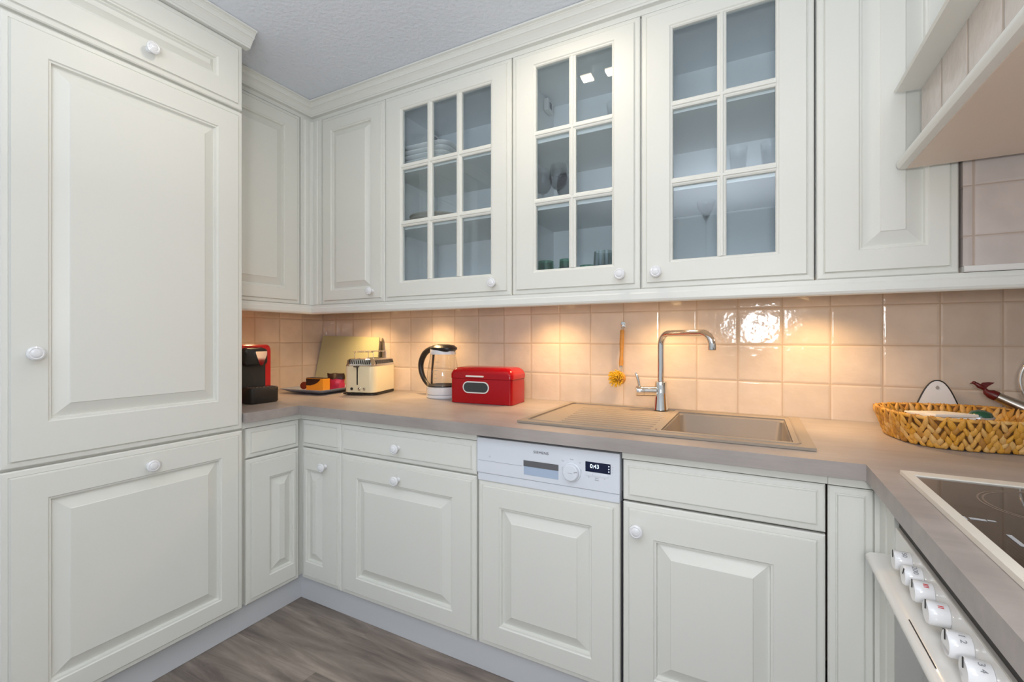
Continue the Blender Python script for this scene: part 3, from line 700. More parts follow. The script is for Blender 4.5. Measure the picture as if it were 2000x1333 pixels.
# top of door handle ledge
HY0, HY1 = -0.6965, -1.302
P = [(OX, 0.6395), (2.366, 0.6385), (2.355, 0.6375), (2.3490, 0.6335), (2.3475, 0.6270), (2.3510, 0.6195), (2.360, 0.6160), (OX, 0.6160)]
dr = obj('door', bx(OX+0.001, OX+0.0215, OY1, OY0-0.0005, 0.100, 0.6155, 0.002), APPL2, t, wl=True)
hd = obj('handle', prism(B(), P, HY1, HY0, 'Y'), APPL2, dr, smooth=50, wl=True)
obj('handle_slot', bx(2.3566, 2.3581, -1.042, -0.933, 0.6384, 0.6392), BLACK, hd, wl=True, label='thin black slot in the handle')
obj('door_glass', bx(OX-0.0015, OX+0.0005, OY1+0.02, -0.702, 0.14, 0.606), OVGLASS, dr, wl=True)

# right-hand base unit beyond the oven
t = thing('base_cabinet', 'cream base cabinet at the near end of the right-hand run', 'cabinet', (2.65, -1.46, 0))
obj('carcass', bx(OX+0.022, 2.93, -1.615, -1.299, 0.0965, 0.7465), PAINT, t, wl=True)
put('door', panel_door(0.31, 0.645, l=0.07, r=0.07), M_right(-1.3035, ZD0, OX), PAINT, t)

# ------------------------------------------------------------------ worktop with cut-out
ZC, ZCB = 0.782, 0.748
WD = -0.6035; WX = 0.5995; WR = 2.3655
BX0, BX1, BY0, BY1 = 1.932, 2.245, -0.472, -0.118
HX0, HX1, HYa, HYb = 2.420, 2.895, -1.225, -0.672
xs = [0.0015, WX, BX0-0.006, BX1+0.006, WR, HX0+0.012, HX1-0.012, RX-0.0015]
ys = [-1.62, HYa+0.01, -0.8145, HYb-0.012, WD, BY0-0.006, BY1+0.006, -0.0015]
def ins(i, j):
    xm = (xs[i]+xs[i+1])/2; ym = (ys[j]+ys[j+1])/2
    if BX0-0.006 < xm < BX1+0.006 and BY0-0.006 < ym < BY1+0.006: return False
    if HX0+0.012 < xm < HX1-0.012 and HYa+0.01 < ym < HYb-0.012: return False
    if ym > WD: return True
    if xm < WX: return ym > -0.8145
    return xm > WR
bm = grid_solid(B(), xs, ys, ins, ZCB, ZC)
es = [e for e in bm.edges if len(e.link_faces) == 2 and abs(e.calc_face_angle(0)) > 1 and all(v.co.z > ZC-1e-4 for v in e.verts)]
bmesh.ops.bevel(bm, geom=es, offset=0.0025, segments=2, affect='EDGES')
tag(obj('worktop', bm, WORKTOP), 'beige-grey stone-look worktop running round the kitchen in a U', 'worktop')
obj('sealant', B(), SEAL) if False else None

# ------------------------------------------------------------------ sink
t = thing('sink', 'beige granite sink with drainer set into the worktop', 'sink', (1.9, -0.28, ZC))
SX0, SX1, SY0, SY1 = 1.510, 2.290, -0.527, -0.048
def L2(pts, z): return [Vector((x, y, z)) for x, y in pts]
# deck: frame with bowl hole and recessed drainer
bm = B()
r_out = rrect(SX0, SX1, SY0, SY1, 0.012); r_in = rrect(SX0+0.003, SX1-0.003, SY0+0.003, SY1-0.003, 0.011)
zt = ZC+0.0075
gx = [SX0+0.002, SX0+0.022, 1.915, BX0, BX1, SX1-0.002]; gy = [SY0+0.002, SY0+0.034, BY0, BY1, SY1-0.030, SY1-0.002]
def sin_(i, j):
    xm = (gx[i]+gx[i+1])/2; ym = (gy[j]+gy[j+1])/2
    if BX0 < xm < BX1 and BY0 < ym < BY1: return False
    if SX0+0.022 < xm < 1.915 and SY0+0.034 < ym < SY1-0.030: return False
    return True
grid_solid(bm, gx, gy, sin_, ZC+0.0008, zt)
es = [e for e in bm.edges if len(e.link_faces) == 2 and abs(e.calc_face_angle(0)) > 1 and all(v.co.z > zt-1e-4 for v in e.verts)]
bmesh.ops.bevel(bm, geom=es, offset=0.003, segments=3, affect='EDGES')
obj('rim', bm, SINKM, t, wl=True)
# raised bead just inside the rim on the right and front
bm = B(); bead = rrect(SX0+0.020, SX1-0.030, SY0+0.030, SY1-0.026, 0.02, 6)
tube(bm, [Vector((x, y, zt)) for x, y in bead + bead[:1]], 0.0022, 8)
obj('rim_bead', bm, SINKM, t, smooth=60, wl=True)
bm = bx(SX0+0.0225, 1.9145, SY0+0.0345, SY1-0.0305, ZC+0.0008, ZC+0.0042)
for k in range(9):
    y = -0.165-0.036*k; tube(bm, [(1.60+0.004*k, y, ZC+0.0042), (1.902, y, ZC+0.0042)], 0.0018, 6)
obj('drainer', bm, SINKM, t, wl=True)
bm = B(); bz = ZC-0.185
l0 = L2(rrect(BX0+0.0005, BX1-0.0005, BY0+0.0005, BY1-0.0005, 0.004), zt-0.004); l1 = L2(rrect(BX0+0.003, BX1-0.003, BY0+0.003, BY1-0.003, 0.02), zt-0.010)
l2 = L2(rrect(BX0+0.010, BX1-0.010, BY0+0.010, BY1-0.010, 0.03), bz+0.03); l3 = L2(rrect(BX0+0.035, BX1-0.035, BY0+0.035, BY1-0.035, 0.03), bz)
loft(bm, [l0, l1, l2, l3], cap0=False)
bw = obj('bowl', bm, SINKM, t, smooth=50, wl=True)
obj('drain', lathe(B(), [(0, 0.0005), (0.040, 0.0005), (0.042, 0.003), (0.036, 0.004), (0.030, 0.002), (0, 0.002)], 32, Matrix.Translation((2.09, -0.30, bz)), cap=False), CHROME, bw, smooth=40, wl=True)
obj('overflow', bx(1.9165, 1.921, -0.470, -0.462, zt-0.0005, zt+0.0005), BLACKM, t, wl=True)

# ------------------------------------------------------------------ tap
TXp, TYp = 1.868, -0.100
t = thing('mixer_tap', 'chrome swan-neck mixer tap standing on the sink', 'tap', (TXp, TYp, zt))
obj('base', lathe(B(), [(0, 0.0005), (0.0255, 0.0005), (0.0250, 0.004), (0.0215, 0.040), (0.0205, 0.052), (0.0205, 0.098), (0.0185, 0.101), (0, 0.101)], 40, cap=False), CHROME, t, smooth=40)
dirs = Vector((0.758, -0.652, 0)).normalized()
dirs = Vector((0.179, -0.154, 0)).normalized()
top = 1.060-zt; Ln = 0.236; rb = 0.042
path = [Vector((0, 0, 0.1015)), Vector((0, 0, top-rb))] + arc((dirs*rb) + Vector((0, 0, top-rb)), rb, PI, PI/2, 10, dirs)[1:] + arc(dirs*(Ln-rb) + Vector((0, 0, top-rb)), rb, PI/2, 0, 10, dirs)
path.append(dirs*Ln + Vector((0, 0, 1.028-zt)))
obj('spout', tube(B(), path, 0.0112, 24), CHROME, t, smooth=50)
obj('aerator', lathe(B(), [(0, 0.0), (0.0118, 0.0), (0.0124, 0.002), (0.0124, 0.0195), (0.011, 0.0205), (0, 0.0205)], 28, Matrix.Translation(dirs*Ln + Vector((0, 0, 1.0070-zt))), cap=False), CHROME, t, smooth=40)
ld_ = Vector((-0.93, -0.36, 0)).normalized(); hz = 0.843-zt+0.012
Mh = Matrix.Translation(Vector((0, 0, hz))) @ ld_.to_track_quat('Z', 'Y').to_matrix().to_4x4()
obj('valve_housing', lathe(B(), [(0.0185, 0.018), (0.0185, 0.058), (0.0175, 0.0585), (0.0175, 0.0605)], 32, Mh), CHROME, t, smooth=40)
hl = obj('lever_cap', lathe(B(), [(0.0185, 0.061), (0.0188, 0.062), (0.0188, 0.084), (0.0165, 0.087), (0, 0.0875)], 32, Mh), CHROME, t, smooth=40)
pb = ld_*0.074 + Vector((0, 0, hz+0.016))
obj('lever', tube(B(), [pb, pb + ld_*0.004 + Vector((0, 0, 0.02)), pb + ld_*0.010 + Vector((0, 0, 0.042)), pb + ld_*0.014 + Vector((0, 0, 0.049))], [0.0048, 0.0050, 0.0056, 0.0030], 14), CHROME, hl, smooth=50)

# ------------------------------------------------------------------ dish brush on a hook
t = thing('wall_hook', 'small chrome hook on the tiles holding the dish brush', 'hook', (1.709, -0.0005, 1.095))
obj('plate', bx(-0.008, 0.008, -0.006, -0.0002, -0.010, 0.014, 0.002), CHROME, t)
obj('hook', tube(B(), [(0, -0.006, 0.0), (0, -0.016, -0.002), (0, -0.024, -0.006), (0, -0.0285, 0.0005), (0, -0.0285, 0.004)], 0.0018, 10), CHROME, t, smooth=50)
t = thing('dish_brush', 'dish brush with wooden handle and yellow bristles hanging on the tiles', 'brush', (1.711, -0.024, 1.083))
obj('loop', tube(B(), [(0.004*math.cos(a), 0.0, 0.004*math.sin(a)) for a in [2*PI*i/12 for i in range(13)]], 0.0010, 8), STEEL, t, smooth=50)
obj('handle', lathe(B(), [(0, -0.006), (0.006, -0.007), (0.0082, -0.012), (0.0080, -0.030), (0.0088, -0.055), (0.0066, -0.095), (0.0064, -0.105), (0.0085, -0.130), (0.0078, -0.145), (0, -0.146)], 20, Matrix.Rotation(math.radians(2), 4, 'Y'), cap=False), WOODH, t, smooth=50)
bm = B()
for s in (-0.003, 0.003): tube(bm, [(s-0.0045, 0, -0.1465), (s-0.0055, 0, -0.166), (s*1.6-0.011, -0.002, -0.180)], 0.0012, 8)
tube(bm, [(-0.005, 0, -0.1462), (-0.0052, 0, -0.152)], 0.0062, 12)
obj('wire', bm, STEEL, t, smooth=50)
hc = Vector((-0.014, -0.004, -0.193))
hn = Vector((-0.25, -1.0, 0.0)).normalized()
obj('head', lathe(B(), [(0, -0.008), (0.022, -0.008), (0.026, -0.002), (0.024, 0.006), (0, 0.006)], 28, Matrix.Translation(hc + Vector((0.004, -0.002, 0))) @ hn.to_track_quat('Z', 'Y').to_matrix().to_4x4(), cap=False), WOODH, t, smooth=40)
bm = B(); Q = hn.to_track_quat('Z', 'Y').to_matrix().to_4x4()
for k in range(150):
    a = random.random()*2*PI; rr = 0.021*math.sqrt(random.random())
    p0 = Vector((rr*math.cos(a), rr*math.sin(a), 0.006)); fl = 1.55 + random.random()*0.2
    p1 = Vector((rr*fl*math.cos(a+0.2), rr*fl*math.sin(a+0.2), 0.030 - rr*0.45 + random.random()*0.004))
    tube(bm, [hc + (Q @ p0), hc + (Q @ ((p0+p1)*0.5 + Vector((0, 0, 0.003)))), hc + (Q @ p1)], [0.0011, 0.0014, 0.0016], 5)
o = obj('bristles', bm, YELLOW, t); o['kind'] = 'stuff'

# ------------------------------------------------------------------ coffee machine
t = thing('coffee_machine', 'red and black capsule coffee machine beside the tall cabinet', 'coffee machine', (0.22, -0.623, ZC))
bm = B()
def sect(x, s=0.0): return [Vector((x, y, z)) for y, z in rrect(-0.071+s, 0.071-s, 0.001, 0.235-s, 0.022, 5)]
loft(bm, [sect(-0.15, 0.004), sect(-0.145), sect(0.128), sect(0.136, 0.005)])
obj('shell', bm, REDP, t, smooth=40)
bm = B(); loft(bm, [[Vector((x, y, z)) for y, z in rrect(-0.0615, 0.0400, 0.012, 0.2235, 0.018, 5)] for x in (0.1365, 0.1395)])
obj('front_panel', bm, BLACKM, t, smooth=40)
bm = B(); loft(bm, [[Vector((x, y, z)) for y, z in rrect(-0.0600+s, 0.0385-s, 0.150+s, 0.2220-s, 0.016, 5)] for x, s in ((0.140, 0), (0.158, 0.002), (0.164, 0.008))])
hd_ = obj('brew_head', bm, BLACK, t, smooth=40)
bm = B(); tri = [(-0.024, 0.212), (0.033, 0.212), (0.031, 0.196), (0.014, 0.160), (0.004, 0.154), (-0.004, 0.158), (-0.024, 0.206)]
prism(bm, [(y*0.85+0.000, z-0.004) for y, z in tri], 0.1642, 0.170, 'X')
obj('spout_cover', bm, CHROME, hd_)
bm = B(); loft(bm, [[Vector((x, y, z)) for x, y in rrect(0.137+s, 0.205-s, -0.063+s, 0.060-s, 0.016, 5)] for z, s in ((0.001, 0.003), (0.006, 0.0), (0.060, -0.0), (0.064, 0.003))])
tr = obj('drip_tray', bm, BLACK, t, smooth=40)
bm = B()
for k in range(7): box(bm, 0.148, 0.194, -0.050+0.015*k, -0.043+0.015*k, 0.0642, 0.0665)
obj('grille', bm, CHROME, tr)

# ------------------------------------------------------------------ plate with packets
PX, PYY = 0.292, -0.252
t = thing('serving_plate', 'square blue-grey plate with upturned rim in the corner of the worktop', 'plate', (PX, PYY, ZC), math.radians(6))
def sq(s, z, r): return [Vector((x, y, z)) for x, y in rrect(-s, s, -s, s, r, 5)]
bm = loft(B(), [sq(0.075, 0.0008, 0.02), sq(0.095, 0.004, 0.02), sq(0.128, 0.021, 0.012), sq(0.130, 0.024, 0.012), sq(0.125, 0.024, 0.012), sq(0.094, 0.0085, 0.02), sq(0.070, 0.0075, 0.02)])
obj('dish', bm, BLUEPL, t, smooth=50)
ORANGE = plain('orange_print', (0.78, 0.30, 0.02), 0.4); CHOC = plain('dark_brown_print', (0.025, 0.010, 0.008), 0.35); MAG = plain('magenta_print', (0.45, 0.02, 0.07), 0.4)
zp = ZC+0.0088
t = thing('tea_box', 'orange and black packet lying on the square plate', 'packet', (0.305, -0.275, zp), math.radians(4))
obj('carton', bx(-0.058, 0.050, -0.022, 0.022, 0.0, 0.060, 0.002), ORANGE, t)
bm = B(); prism(bm, [(-0.0575, 0.058), (-0.0575, 0.026), (-0.030, 0.026), (-0.005, 0.032), (0.018, 0.042), (0.036, 0.058)], -0.0232, -0.0224, 'Y'); obj('printed_wave', bm, CHOC, t)
obj('lid', bx(-0.058, 0.050, -0.021, 0.021, 0.0604, 0.0620), CHOC, t)
t = thing('snack_bag', 'crumpled magenta and dark packet behind the orange one', 'packet', (0.346, -0.206, zp+0.0008), math.radians(20))
bm = B(); n = 14
lo = []
for k in range(7):
    z = 0.074*k/6; s = 0.026 - 0.0225*(k/6)**2.2
    lo.append([Vector((0.042*math.cos(2*PI*i/n)*(1+0.10*math.sin(3*i+k)), s*math.sin(2*PI*i/n)*(1+0.2*math.cos(2*i+k)), z + 0.003*math.sin(i*2+k)*(k > 0))) for i in range(n)])
loft(bm, lo); obj('bag', bm, MAG, t, smooth=30)
bm = B(); loft(bm, [[p*1.03 + Vector((0, 0, 0.002)) for p in L] for L in lo[4:]]); obj('dark_top', bm, CHOC, t, smooth=30)
t = tag(obj('coffee_capsule', lathe(B(), [(0, 0), (0.012, 0), (0.016, 0.018), (0.0185, 0.020), (0.0185, 0.022), (0, 0.0235)], 20, cap=False), plain('bronze_foil', (0.20, 0.06, 0.03), 0.3, metal=0.7), smooth=40), 'bronze capsule lying beside the orange packet on the plate', 'capsule')
t.location = (0.226, -0.285, zp+0.0188); t.rotation_euler = (PI/2-0.25, 0, 0.5)
for k, (x, y, rz, lab) in enumerate(((0.205, -0.262, 0.2, 'white sachet on the left of the plate, the front one'), (0.235, -0.222, -0.3, 'white sachet on the left of the plate, the back one'))):
    bm = B(); nx = 9
    V = [[bm.verts.new((-0.028+0.056*i/nx, -0.019+0.038*j/5, 0.001 + 0.010*math.sin(PI*i/nx)*math.sin(PI*j/5))) for j in range(6)] for i in range(nx+1)]
    W = [[bm.verts.new((-0.028+0.056*i/nx, -0.019+0.038*j/5, 0.0)) for j in range(6)] for i in range(nx+1)]
    for i in range(nx):
        for j in range(5):
            bm.faces.new((V[i][j], V[i+1][j], V[i+1][j+1], V[i][j+1])); bm.faces.new((W[i][j], W[i][j+1], W[i+1][j+1], W[i+1][j]))
    for i in range(nx):
        bm.faces.new((V[i][0], W[i][0], W[i+1][0], V[i+1][0])); bm.faces.new((V[i][5], V[i+1][5], W[i+1][5], W[i][5]))
    for j in range(5):
        bm.faces.new((V[0][j], V[0][j+1], W[0][j+1], W[0][j])); bm.faces.new((V[nx][j], W[nx][j], W[nx][j+1], V[nx][j+1]))
    o = tag(obj('sachet', bm, PAPER, smooth=60), lab, 'sachet', 'sachets on the plate'); o.location = (x, y, zp); o.rotation_euler = (0, 0, rz)

# ------------------------------------------------------------------ leaning board and blade
t = thing('chopping_board', 'pale green chopping board leaning against the tiled corner', 'board', (0.24, -0.06, ZC))
bm = B()
pts = [(-0.205, 0.0), (-0.236, 0.005), (-0.213, 0.268), (-0.205, 0.276), (0.208, 0.268), (0.213, 0.262), (0.224, 0.008), (0.218, 0.0)]
prism(bm, pts, -0.003, 0.003, 'Y'); bm.transform(Matrix.Translation((0, -0.002, 0.0018)) @ Matrix.Rotation(math.radians(-9), 4, 'X'))
obj('board', bm, BOARD, t)
t = thing('serving_slice', 'thin grey pointed blade standing upright behind the toaster', 'utensil', (0.458, -0.034, ZC))
bm = B(); prism(bm, [(-0.006, 0.0), (0.010, 0.0), (0.011, 0.200), (0.003, 0.262), (-0.001, 0.266), (-0.004, 0.255), (-0.006, 0.200)], -0.001, 0.001, 'Y'); bm.transform(Matrix.Translation((0, 0, 0.001)) @ Matrix.Rotation(math.radians(-6), 4, 'X'))
obj('blade', bm, STEEL, t)

# ------------------------------------------------------------------ toaster
t = thing('toaster', 'cream toaster with chrome slotted top rim', 'toaster', (0.535, -0.165, ZC), math.radians(16))
hw, hl2 = 0.080, 0.108
def rr(s, z, r=0.03, sy=None): return [Vector((x, y, z)) for x, y in rrect(-hw+s, hw-s, -hl2+s, hl2-s, r, 7)]
obj('base', loft(B(), [rr(0.006, 0.001), rr(0.001, 0.003), rr(0.001, 0.010), rr(0.004, 0.0115)]), BLACK, t, smooth=40)
bd = obj('body', loft(B(), [rr(0.004, 0.012), rr(0.001, 0.014), rr(0.001, 0.130), rr(0.003, 0.133)]), CREAMT, t, smooth=40)
ch = obj('rim', loft(B(), [rr(0.001, 0.1335), rr(0.000, 0.136), rr(0.003, 0.140), rr(0.010, 0.163, 0.026), rr(0.014, 0.166, 0.024), rr(0.028, 0.1665, 0.018), rr(0.032, 0.158, 0.016)]), CHROME, t, smooth=40)
for sgn in (1, -1):
    bm = B()
    for k in range(12):
        x = -0.052+0.0094*k
        b2 = bx(x-0.0026, x+0.0026, -0.0007, 0.0007, 0.0, 0.018, 0.0004); b2.transform(Matrix.Translation((0, sgn*(hl2-0.0036), 0.1435)) @ Matrix.Rotation(sgn*math.radians(17), 4, 'X'))
        m_ = bpy.data.meshes.new('x'); b2.to_mesh(m_); bm.from_mesh(m_); bpy.data.meshes.remove(m_); b2.free()
    obj('slot_row', bm, BLACK, ch); bm = B()
    for k in range(17):
        y = -0.080+0.010*k
        b2 = bx(-0.0006, 0.0006, y-0.0026, y+0.0026, 0.0, 0.018, 0.0004); b2.transform(Matrix.Translation((sgn*(hw-0.0036), 0, 0.1435)) @ Matrix.Rotation(-sgn*math.radians(17), 4, 'Y'))
        m_ = bpy.data.meshes.new('x'); b2.to_mesh(m_); bm.from_mesh(m_); bpy.data.meshes.remove(m_); b2.free()
    obj('slot_row', bm, BLACK, ch)
bm = B(); box(bm, -0.024, -0.004, -0.085, 0.085, 0.1590, 0.1594); box(bm, 0.014, 0.034, -0.085, 0.085, 0.1590, 0.1594); obj('toast_slots', bm, BLACK, ch)
bm = B()
for y in (-0.062, 0.062): tube(bm, [(-0.048, y, 0.164), (-0.048, y, 0.194), (-0.045, y, 0.197), (0.045, y, 0.197), (0.048, y, 0.194), (0.048, y, 0.164)], 0.0014, 8)
for x in (-0.048, -0.016, 0.016, 0.048): tube(bm, [(x, -0.075, 0.1995), (x, 0.0, 0.2015), (x, 0.075, 0.1995)], 0.0014, 8)
obj('bun_rack', bm, CHROME, t, smooth=50)
yb = -hl2-0.0001
obj('lever_slot', bx(-0.0105, -0.0045, yb-0.0006, yb+0.0005, 0.048, 0.130, 0.0002), BLACK, bd)
obj('lever', bx(-0.017, 0.003, yb-0.018, yb-0.0012, 0.1295, 0.1345, 0.0015), BLACK, bd)
for x, r_ in ((-0.035, 0.0062), (0.003, 0.0068), (0.028, 0.0068)):
    obj('button', lathe(B(), [(0, 0), (r_, 0), (r_, 0.003), (r_*0.8, 0.0045), (0, 0.005)], 20, Matrix.Translation((x, yb, 0.030)) @ Matrix.Rotation(PI/2, 4, 'X'), cap=False), BLACK if x < -0.02 else CHROME, bd, smooth=40)
obj('crumb_tray', bx(-0.035, 0.030, -hl2-0.007, -hl2-0.0002, 0.001, 0.0075, 0.001), BLACK, t)
# its flex
bm = tube(B(), [(0.500, -0.105, ZC+0.004), (0.468, -0.150, ZC+0.0038), (0.452, -0.220, ZC+0.0035), (0.460, -0.262, ZC+0.0035), (0.478, -0.268, ZC+0.0035)], 0.003, 8)
tag(obj('power_cable', bm, BLACK, smooth=60), 'thin black cable on the worktop between plate and toaster', 'cable')

# ------------------------------------------------------------------ kettle
t = thing('electric_kettle', 'glass kettle with white base, black lid and black handle', 'kettle', (0.940, -0.135, ZC), math.radians(-12))
obj('power_base', lathe(B(), [(0, 0.0008), (0.071, 0.0008), (0.073, 0.004), (0.073, 0.012), (0.070, 0.0145), (0, 0.0145)], 48, cap=False), CERAMIC, t, smooth=40)
obj('base', lathe(B(), [(0, 0.0165), (0.071, 0.0165), (0.0725, 0.020), (0.0725, 0.047), (0.070, 0.049), (0, 0.049)], 48, cap=False), CERAMIC, t, smooth=40)
obj('heating_plate', lathe(B(), [(0.069, 0.0495), (0.0695, 0.056), (0.066, 0.056), (0.060, 0.052), (0, 0.052)], 40, cap=False), BLACKM, t, smooth=40)
obj('jug', lathe(B(), [(0.0705, 0.0500), (0.0712, 0.075), (0.069, 0.110), (0.063, 0.150), (0.0565, 0.182), (0.0555, 0.190), (0.0540, 0.190), (0.0550, 0.182), (0.0615, 0.150), (0.0675, 0.110), (0.0697, 0.075), (0.0697, 0.0500)], 56, cap=False), KGLASS, t, smooth=60, label='clear glass jug')
bm = lathe(B(), [(0.0572, 0.1905), (0.0575, 0.192), (0.0560, 0.214), (0.053, 0.222), (0.050, 0.222), (0.050, 0.1905)], 48, cap=False)
for v in bm.verts:
    if v.co.z > 0.205: v.co.z -= 0.016*max(0, min(1, (v.co.x+0.03)/0.08))
    if v.co.x > 0.045 and abs(v.co.y) < 0.02: v.co.x += 0.006
obj('collar', bm, CERAMIC, t, smooth=40)
bm = lathe(B(), [(0, 0.198), (0.0495, 0.198), (0.0560, 0.2105), (0.0560, 0.217), (0.046, 0.227), (0.022, 0.232), (0, 0.2325)], 48, cap=False)
for v in bm.verts:
    if v.co.z > 0.205 and v.co.x > 0.02: v.co.x += 0.016*max(0, (v.co.x-0.02)/0.036)
    if v.co.z > 0.205: v.co.z += 0.003
obj('lid', bm, BLACK, t, smooth=40)
bm = B()
hp = smooth_path([(-0.040, 0, 0.216), (-0.080, 0, 0.213), (-0.124, 0, 0.192), (-0.151, 0, 0.152), (-0.152, 0, 0.112), (-0.133, 0, 0.076), (-0.104, 0, 0.050), (-0.0725, 0, 0.034)])
tube(bm, hp, lerp_list([0.010, 0.0125, 0.0138, 0.0132, 0.0122, 0.0110, 0.0095, 0.006], len(hp)), 16)
tube(bm, [(-0.0590, 0, 0.205), (-0.0640, 0, 0.188), (-0.0735, 0, 0.120), (-0.0765, 0, 0.075), (-0.0770, 0, 0.050)], [0.006, 0.0055, 0.0045, 0.0045, 0.005], 12)
obj('handle', bm, BLACK, t, smooth=60)
bm = B()
for k in range(6): b_ = box(bm, 0.020, 0.034 if k % 2 else 0.030, -0.0004, 0.0004, 0.072+0.017*k, 0.0735+0.017*k)
bm.transform(Matrix.Translation((0, -0.0715, 0)))
for v in bm.verts: v.co.y = -math.sqrt(max(1e-6, (0.0716-0.00013*max(0, (v.co.z-0.09)*1000))**2 - v.co.x**2)) - (0.0006 if v.co.y < -0.0715 else 0.0)
obj('scale_marks', bm, GREY, t)

# ------------------------------------------------------------------ bread bin
t = thing('bread_bin', 'glossy red metal bread bin with a small oval window', 'bread bin', (1.196, -0.172, ZC), math.radians(4))
W2, Dp = 0.137, 0.070
def bs(x, s=0.0, zb=0.0015, zt_=0.100): return [Vector((x, y, z)) for y, z in [(-Dp+s, zb), (Dp-s, zb), (Dp-s, zt_), (-Dp+s, zt_)]]
def rbx(x0, x1, y0, y1, z0, z1, r):
    bm = B(); lo = [(z0, 0.0)]
    return loft(bm, [[Vector((x, y, z)) for x, y in rrect(x0, x1, y0, y1, r, 6)] for z in (z0, z1)])
body = obj('body', rbx(-W2, W2, -Dp, Dp, 0.0015, 0.0985, 0.014), RED, t, smooth=40)
bm = B(); lid_l = [(0.0, 0.0990), (-0.0025, 0.1000), (-0.0025, 0.1160), (0.0, 0.1230), (0.004, 0.1310), (0.010, 0.1375), (0.018, 0.1420), (0.028, 0.1445), (0.045, 0.1455)]
loft(bm, [[Vector((x, y, z)) for x, y in rrect(-W2+s, W2-s, -Dp+s, Dp-s, max(0.012, 0.017-s*0.2), 6)] for s, z in lid_l])
lid = obj('lid', bm, RED, t, smooth=50)
obj('lid_handle', bx(-0.062, 0.018, -Dp-0.0095, -Dp-0.0027, 0.1065, 0.1130, 0.002), PLATEM, lid, label='short white handle bar')
def stad(x0, x1, z0, z1, n=10):
    r = (z1-z0)/2; c = (z0+z1)/2
    return [(x1-r+r*math.cos(a), c+r*math.sin(a)) for a in [-PI/2+PI*i/n for i in range(n+1)]] + [(x0+r+r*math.cos(a), c+r*math.sin(a)) for a in [PI/2+PI*i/n for i in range(n+1)]]
obj('window_frame', prism(B(), stad(-0.078, 0.040, 0.042, 0.089), -Dp-0.0030, -Dp-0.0002, 'Y'), PLATEM, body, label='white oval frame')
obj('window', prism(B(), stad(-0.0735, 0.0355, 0.0465, 0.0845), -Dp-0.0036, -Dp-0.0031, 'Y'), plain('smoked_window', (0.035, 0.042, 0.045), 0.1, coat=0.5), body, label='dark oval window')

# ------------------------------------------------------------------ enamel wall piece
t = thing('enamel_rack', 'white enamel back plate with dark edge leaning on the tiles behind the basket', 'enamel rack', (2.633, -0.022, ZC))
def bell(s):
    P = []
    for i in range(25):
        x = -0.070+0.140*i/24; u = abs(x)/0.070
        z = 0.136*(0.5+0.5*math.cos(PI*min(1, u**1.15)))*0.62 + 0.136*0.38*(1-u**3) if u < 1 else 0
        P.append((x, max(0.0, z)))
    return P
bp_ = bell(0); outl = [(x, z+0.0015) for x, z in bp_]
tear = []
bm = B(); prism(bm, outl, -0.0012, 0.0012, 'Y'); obj('back_plate', bm, CERAMIC, t)
obj('dark_edge', tube(B(), [(x, 0.0, z+0.002) for x, z in bp_[1:-1]], 0.0020, 8), BLACK, t, smooth=60)
bm = B(); prism(bm, [(0.0045*math.sin(a)*(1 if math.cos(a) < 0 else 1-0.75*math.cos(a)), 0.118 + 0.0062*math.cos(a)) for a in [2*PI*i/20 for i in range(20)]], -0.0021, -0.0014, 'Y')
obj('hanging_hole', bm, STEEL, t, label='teardrop hanging hole')
obj('trough', bx(-0.068, 0.068, -0.024, -0.0016, 0.0012, 0.022, 0.003), CERAMIC, t)

# ------------------------------------------------------------------ wicker basket
BCX, BCY = 2.632, -0.222
t = thing('wicker_basket', 'oval basket of plaited water hyacinth on the worktop by the hob', 'basket', (BCX, BCY, ZC), math.radians(11))
A0, B0, HB = 0.168, 0.148, 0.070
def sup(a, A, Bb, n=3.0):
    c, s = math.cos(a), math.sin(a)
    return Vector((A*math.copysign(abs(c)**(2/n), c), Bb*math.copysign(abs(s)**(2/n), s), 0))
def wallp(a, f): # f 0 bottom..1 top
    return sup(a, A0*(0.86+0.14*f), B0*(0.86+0.14*f)) + Vector((0, 0, 0.004+HB*f))
# inner core
bm = B(); N = 96
lo = [[wallp(2*PI*i/N, f)*1.0 for i in range(N)] for f in (0.0, 0.5, 0.97)] + [[Vector((wallp(2*PI*i/N, f).x*0.955, wallp(2*PI*i/N, f).y*0.955, wallp(2*PI*i/N, f).z)) for i in range(N)] for f in (0.97, 0.5, 0.06)]
loft(bm, lo); obj('core', bm, plain('basket_core', (0.20, 0.085, 0.02), 0.8), t, smooth=60)
